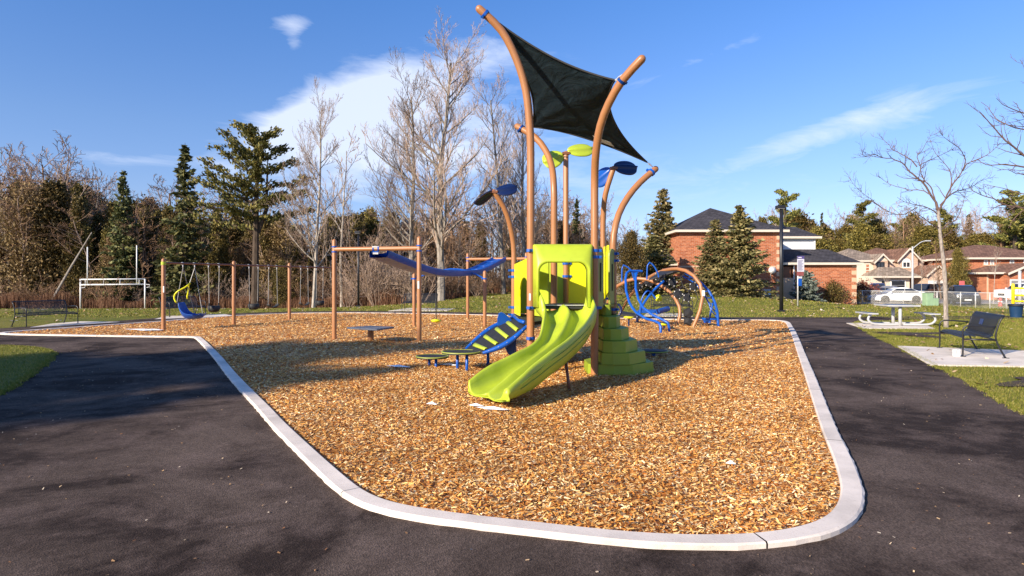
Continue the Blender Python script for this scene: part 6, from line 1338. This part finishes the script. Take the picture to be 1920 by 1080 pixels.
near_tree('slender pale barked young tree standing between picnic table and near bench', 1774, 21.2, [(1773, 560), (1770, 500), (1764, 450), (1759, 395)],
  [(.055, .3, [(1759, 397), (1755, 380), (1745, 366), (1737, 350), (1728, 340), (1716, 330), (1705, 322), (1697, 310), (1685, 302), (1672, 297), (1655, 296), (1640, 290), (1625, 293), (1612, 288)]), (.05, -.8, [(1759, 396), (1770, 378), (1782, 352), (1795, 335), (1808, 316), (1812, 308), (1830, 300), (1848, 292), (1862, 282), (1875, 268)]), (.035, .9, [(1757, 393), (1752, 370), (1745, 350), (1735, 340), (1728, 325), (1724, 305), (1719, 295), (1726, 285), (1735, 272), (1745, 255), (1750, 247)]),
   (.03, 1.2, [(1745, 366), (1733, 358), (1720, 356), (1705, 356), (1690, 352), (1672, 347), (1660, 340), (1647, 330)]), (.03, -.4, [(1757, 400), (1745, 392), (1725, 385), (1712, 383), (1695, 378), (1682, 370)]), (.03, .6, [(1762, 385), (1775, 372), (1790, 360), (1805, 356), (1822, 350), (1840, 338), (1860, 333), (1866, 328)]), (.03, 1.5, [(1719, 312), (1708, 300), (1696, 292), (1683, 285), (1672, 280), (1668, 272), (1656, 262), (1652, 255)]),
   (.025, .3, [(1782, 352), (1784, 330), (1778, 315), (1765, 300), (1755, 288), (1748, 275), (1745, 262)]), (.025, -.8, [(1808, 316), (1810, 300), (1806, 288), (1795, 275), (1780, 265), (1768, 255), (1762, 246)]), (.02, .3, [(1724, 310), (1738, 303), (1752, 296), (1770, 288), (1790, 278), (1802, 272)]),
   (.03, -.6, [(1763, 428), (1750, 422), (1735, 412), (1722, 402), (1712, 392)]), (.03, .5, [(1766, 430), (1778, 420), (1792, 412), (1800, 398), (1806, 380), (1812, 360)]), (.025, 0, [(1720, 388), (1700, 400), (1680, 402), (1655, 390), (1635, 375), (1615, 360), (1600, 345), (1592, 333)]), (.018, .3, [(1655, 390), (1635, 378), (1615, 370), (1596, 355)]), (.02, .2, [(1768, 445), (1780, 436), (1795, 425)])], .082, M_NBARK, M_NTW, 9)
near_tree('bare tree reaching in from beyond the right edge with dark drooping twigs', 2010, 15.5, [(2010, 560), (2008, 430), (2004, 330), (2000, 250), (2002, 150), (1998, 60), (2004, -20)],
  [(.06, -.4, [(2004, 330), (1980, 322), (1950, 305), (1920, 292), (1900, 275), (1880, 258), (1865, 240), (1850, 225), (1838, 212)]), (.05, .5, [(2004, 340), (1970, 325), (1940, 318), (1915, 312), (1885, 308), (1860, 310), (1840, 305), (1832, 298)]), (.05, 0, [(2005, 400), (1970, 395), (1935, 392), (1905, 388), (1880, 382), (1862, 372), (1840, 366), (1826, 358), (1815, 345)]), (.04, .8, [(2002, 300), (1975, 275), (1950, 255), (1930, 245), (1905, 240), (1885, 232), (1868, 222), (1852, 200), (1840, 190)]),
   (.04, -.5, [(2000, 270), (1970, 240), (1945, 222), (1920, 212), (1900, 205), (1880, 196), (1868, 184)]), (.03, .3, [(2001, 260), (1975, 225), (1955, 205), (1930, 235), (1910, 236), (1890, 234), (1872, 228), (1856, 216)]), (.03, 0, [(1998, 225), (1970, 215), (1945, 225), (1922, 222), (1912, 208), (1905, 195), (1899, 190)]), (.03, .6, [(2003, 360), (1975, 358), (1940, 364), (1912, 362), (1890, 355), (1866, 350), (1845, 345)]), (.025, 0, [(1998, 240), (1965, 180), (1940, 150), (1922, 130), (1913, 112)]), (.03, -.3, [(2004, 345), (1960, 338), (1930, 330), (1905, 325), (1890, 318), (1870, 320)])], .14, M_NBARK, M_NTW)
# --- trees behind the camera whose shadows cross the path
for i, (x, y, h, lb) in enumerate([(-27.3, -12.1, 15.0, 'spruce behind the viewer on the left, casting the path shadow'), (-26.9, -7.7, 15.0, 'farther spruce behind the viewer on the left'), (-30.5, -13.0, 15.5, 'third spruce behind the viewer on the left'), (-33.0, -12.0, 17.0, 'outermost pine behind the viewer on the left'), (-28.6, -10.2, 13.5, 'dense cedar behind the viewer, nearest to the path'), (-32.0, -12.4, 14.0, 'dense cedar behind the viewer, farther from the path'), (-29.4, -8.2, 14.5, 'dense cedar behind the viewer, beside the lawn island')]):
    src, H0 = PO['cedA'] if i > 3 else PO['pineS'] if i in (1, 3) else PO['sprB']; o_ = copy_tree(src); o_.location = (x, y, 0); s = h / H0; o_.scale = (s * 1.35, s * 1.35, s); o_.rotation_euler.z = i * 1.3; o_['label'] = lb; o_['group'] = 'trees'
# --- labels for the trees of the wood
KN = {'cedA': 'tall dark cedar', 'cedC': 'narrow dark cedar', 'cedB': 'rounded dark cedar', 'bareA': 'slender bare tree', 'bareB': 'spreading bare brown tree', 'bareC': 'straight pale bare tree', 'bareD': 'twiggy reddish bare tree', 'brnL': 'tree with brown leaves', 'sprA': 'spruce', 'sprB': 'thin dark spruce', 'cedY': 'golden green cedar', 'pineS': 'open pine', 'shrA': 'bare tan shrub', 'shrB': 'bare reddish shrub', 'lawnspr': 'sunny spruce'}
ZN = [(-500, 140, 'above the left bench'), (140, 300, 'behind the goal posts'), (300, 440, 'behind the harness swing'), (440, 620, 'behind the middle swings'), (620, 790, 'behind the black lamp post'), (790, 960, 'behind the wave climber'), (960, 1130, 'behind the play tower'), (1130, 1300, 'behind the net climber'), (1300, 1490, 'behind the brick house'), (1490, 1620, 'above the brick garage'), (1620, 1760, 'above the pale house'), (1760, 1960, 'above the red house'), (1960, 2700, 'beyond the red house to the right')]
from collections import defaultdict
buckets = defaultdict(list)
for o_, kind, px, D, lb in forest:
    if 'group' not in o_: o_['group'] = 'shrubs at the wood edge' if kind[:3] == 'shr' else 'trees of the wood'
    if lb: continue
    z = next(n for a, b, n in ZN if a <= px < b); buckets[(kind, z)].append((px, o_))
ORD = ['first', 'second', 'third', 'fourth', 'fifth', 'sixth', 'seventh', 'eighth', 'ninth', 'tenth', 'eleventh', 'twelfth', 'thirteenth', 'fourteenth', 'fifteenth', 'sixteenth', 'seventeenth', 'eighteenth', 'nineteenth', 'twentieth', 'next to last', 'last']
for (kind, z), lst in buckets.items():
    lst.sort(key=lambda q: q[0])
    for i, (px, o_) in enumerate(lst): o_['label'] = ('only ' + KN[kind] + ' ' + z) if len(lst) == 1 else (ORD[i] + ' ' + KN[kind] + ' from the left, ' + z)
for k, (t_, h_) in PO.items():
    if k not in used:
        for c in kids(t_): bpy.data.objects.remove(c)
        bpy.data.objects.remove(t_)
# --- reeds and dry weeds in front of the wood
r = np.random.default_rng(77); n = 42000; px = r.uniform(-60, 900, n); D = np.interp(px, [-60, 300, 620, 760, 900], [61.5, 61.5, 56, 52, 58]) + r.uniform(-2.2, 3.5, n) + np.sin(px * .05) * .6; X = (px - 960) / F * D; Z = T(X, D)
h = r.uniform(.3, 1.0, n) * (1.05 + .28 * np.sin(px * .021) + .2 * np.sin(px * .07)); h = np.where(px > 740, h * .6, h); a = r.uniform(0, 6.28, n); w = r.uniform(.008, .022, n); e = np.stack([np.cos(a) * w, np.sin(a) * w, 0 * a], -1); b0 = np.stack([X, D, Z - .05], -1); ln = r.normal(0, .13, (n, 2)) * h[:, None]; tp = b0 + np.stack([ln[:, 0], ln[:, 1], h * 1.25], -1)
v = np.stack([b0 - e, b0 + e, tp + e * .5, tp - e * .5], 1).reshape(-1, 3)
stuff(np_mesh('tall_weeds', v, np.arange(len(v)).reshape(-1, 4), M_REED), 'band of dry reddish tall grass and weeds before the wood', 'tall grass')
# leaf and brush litter on the floor of the wood
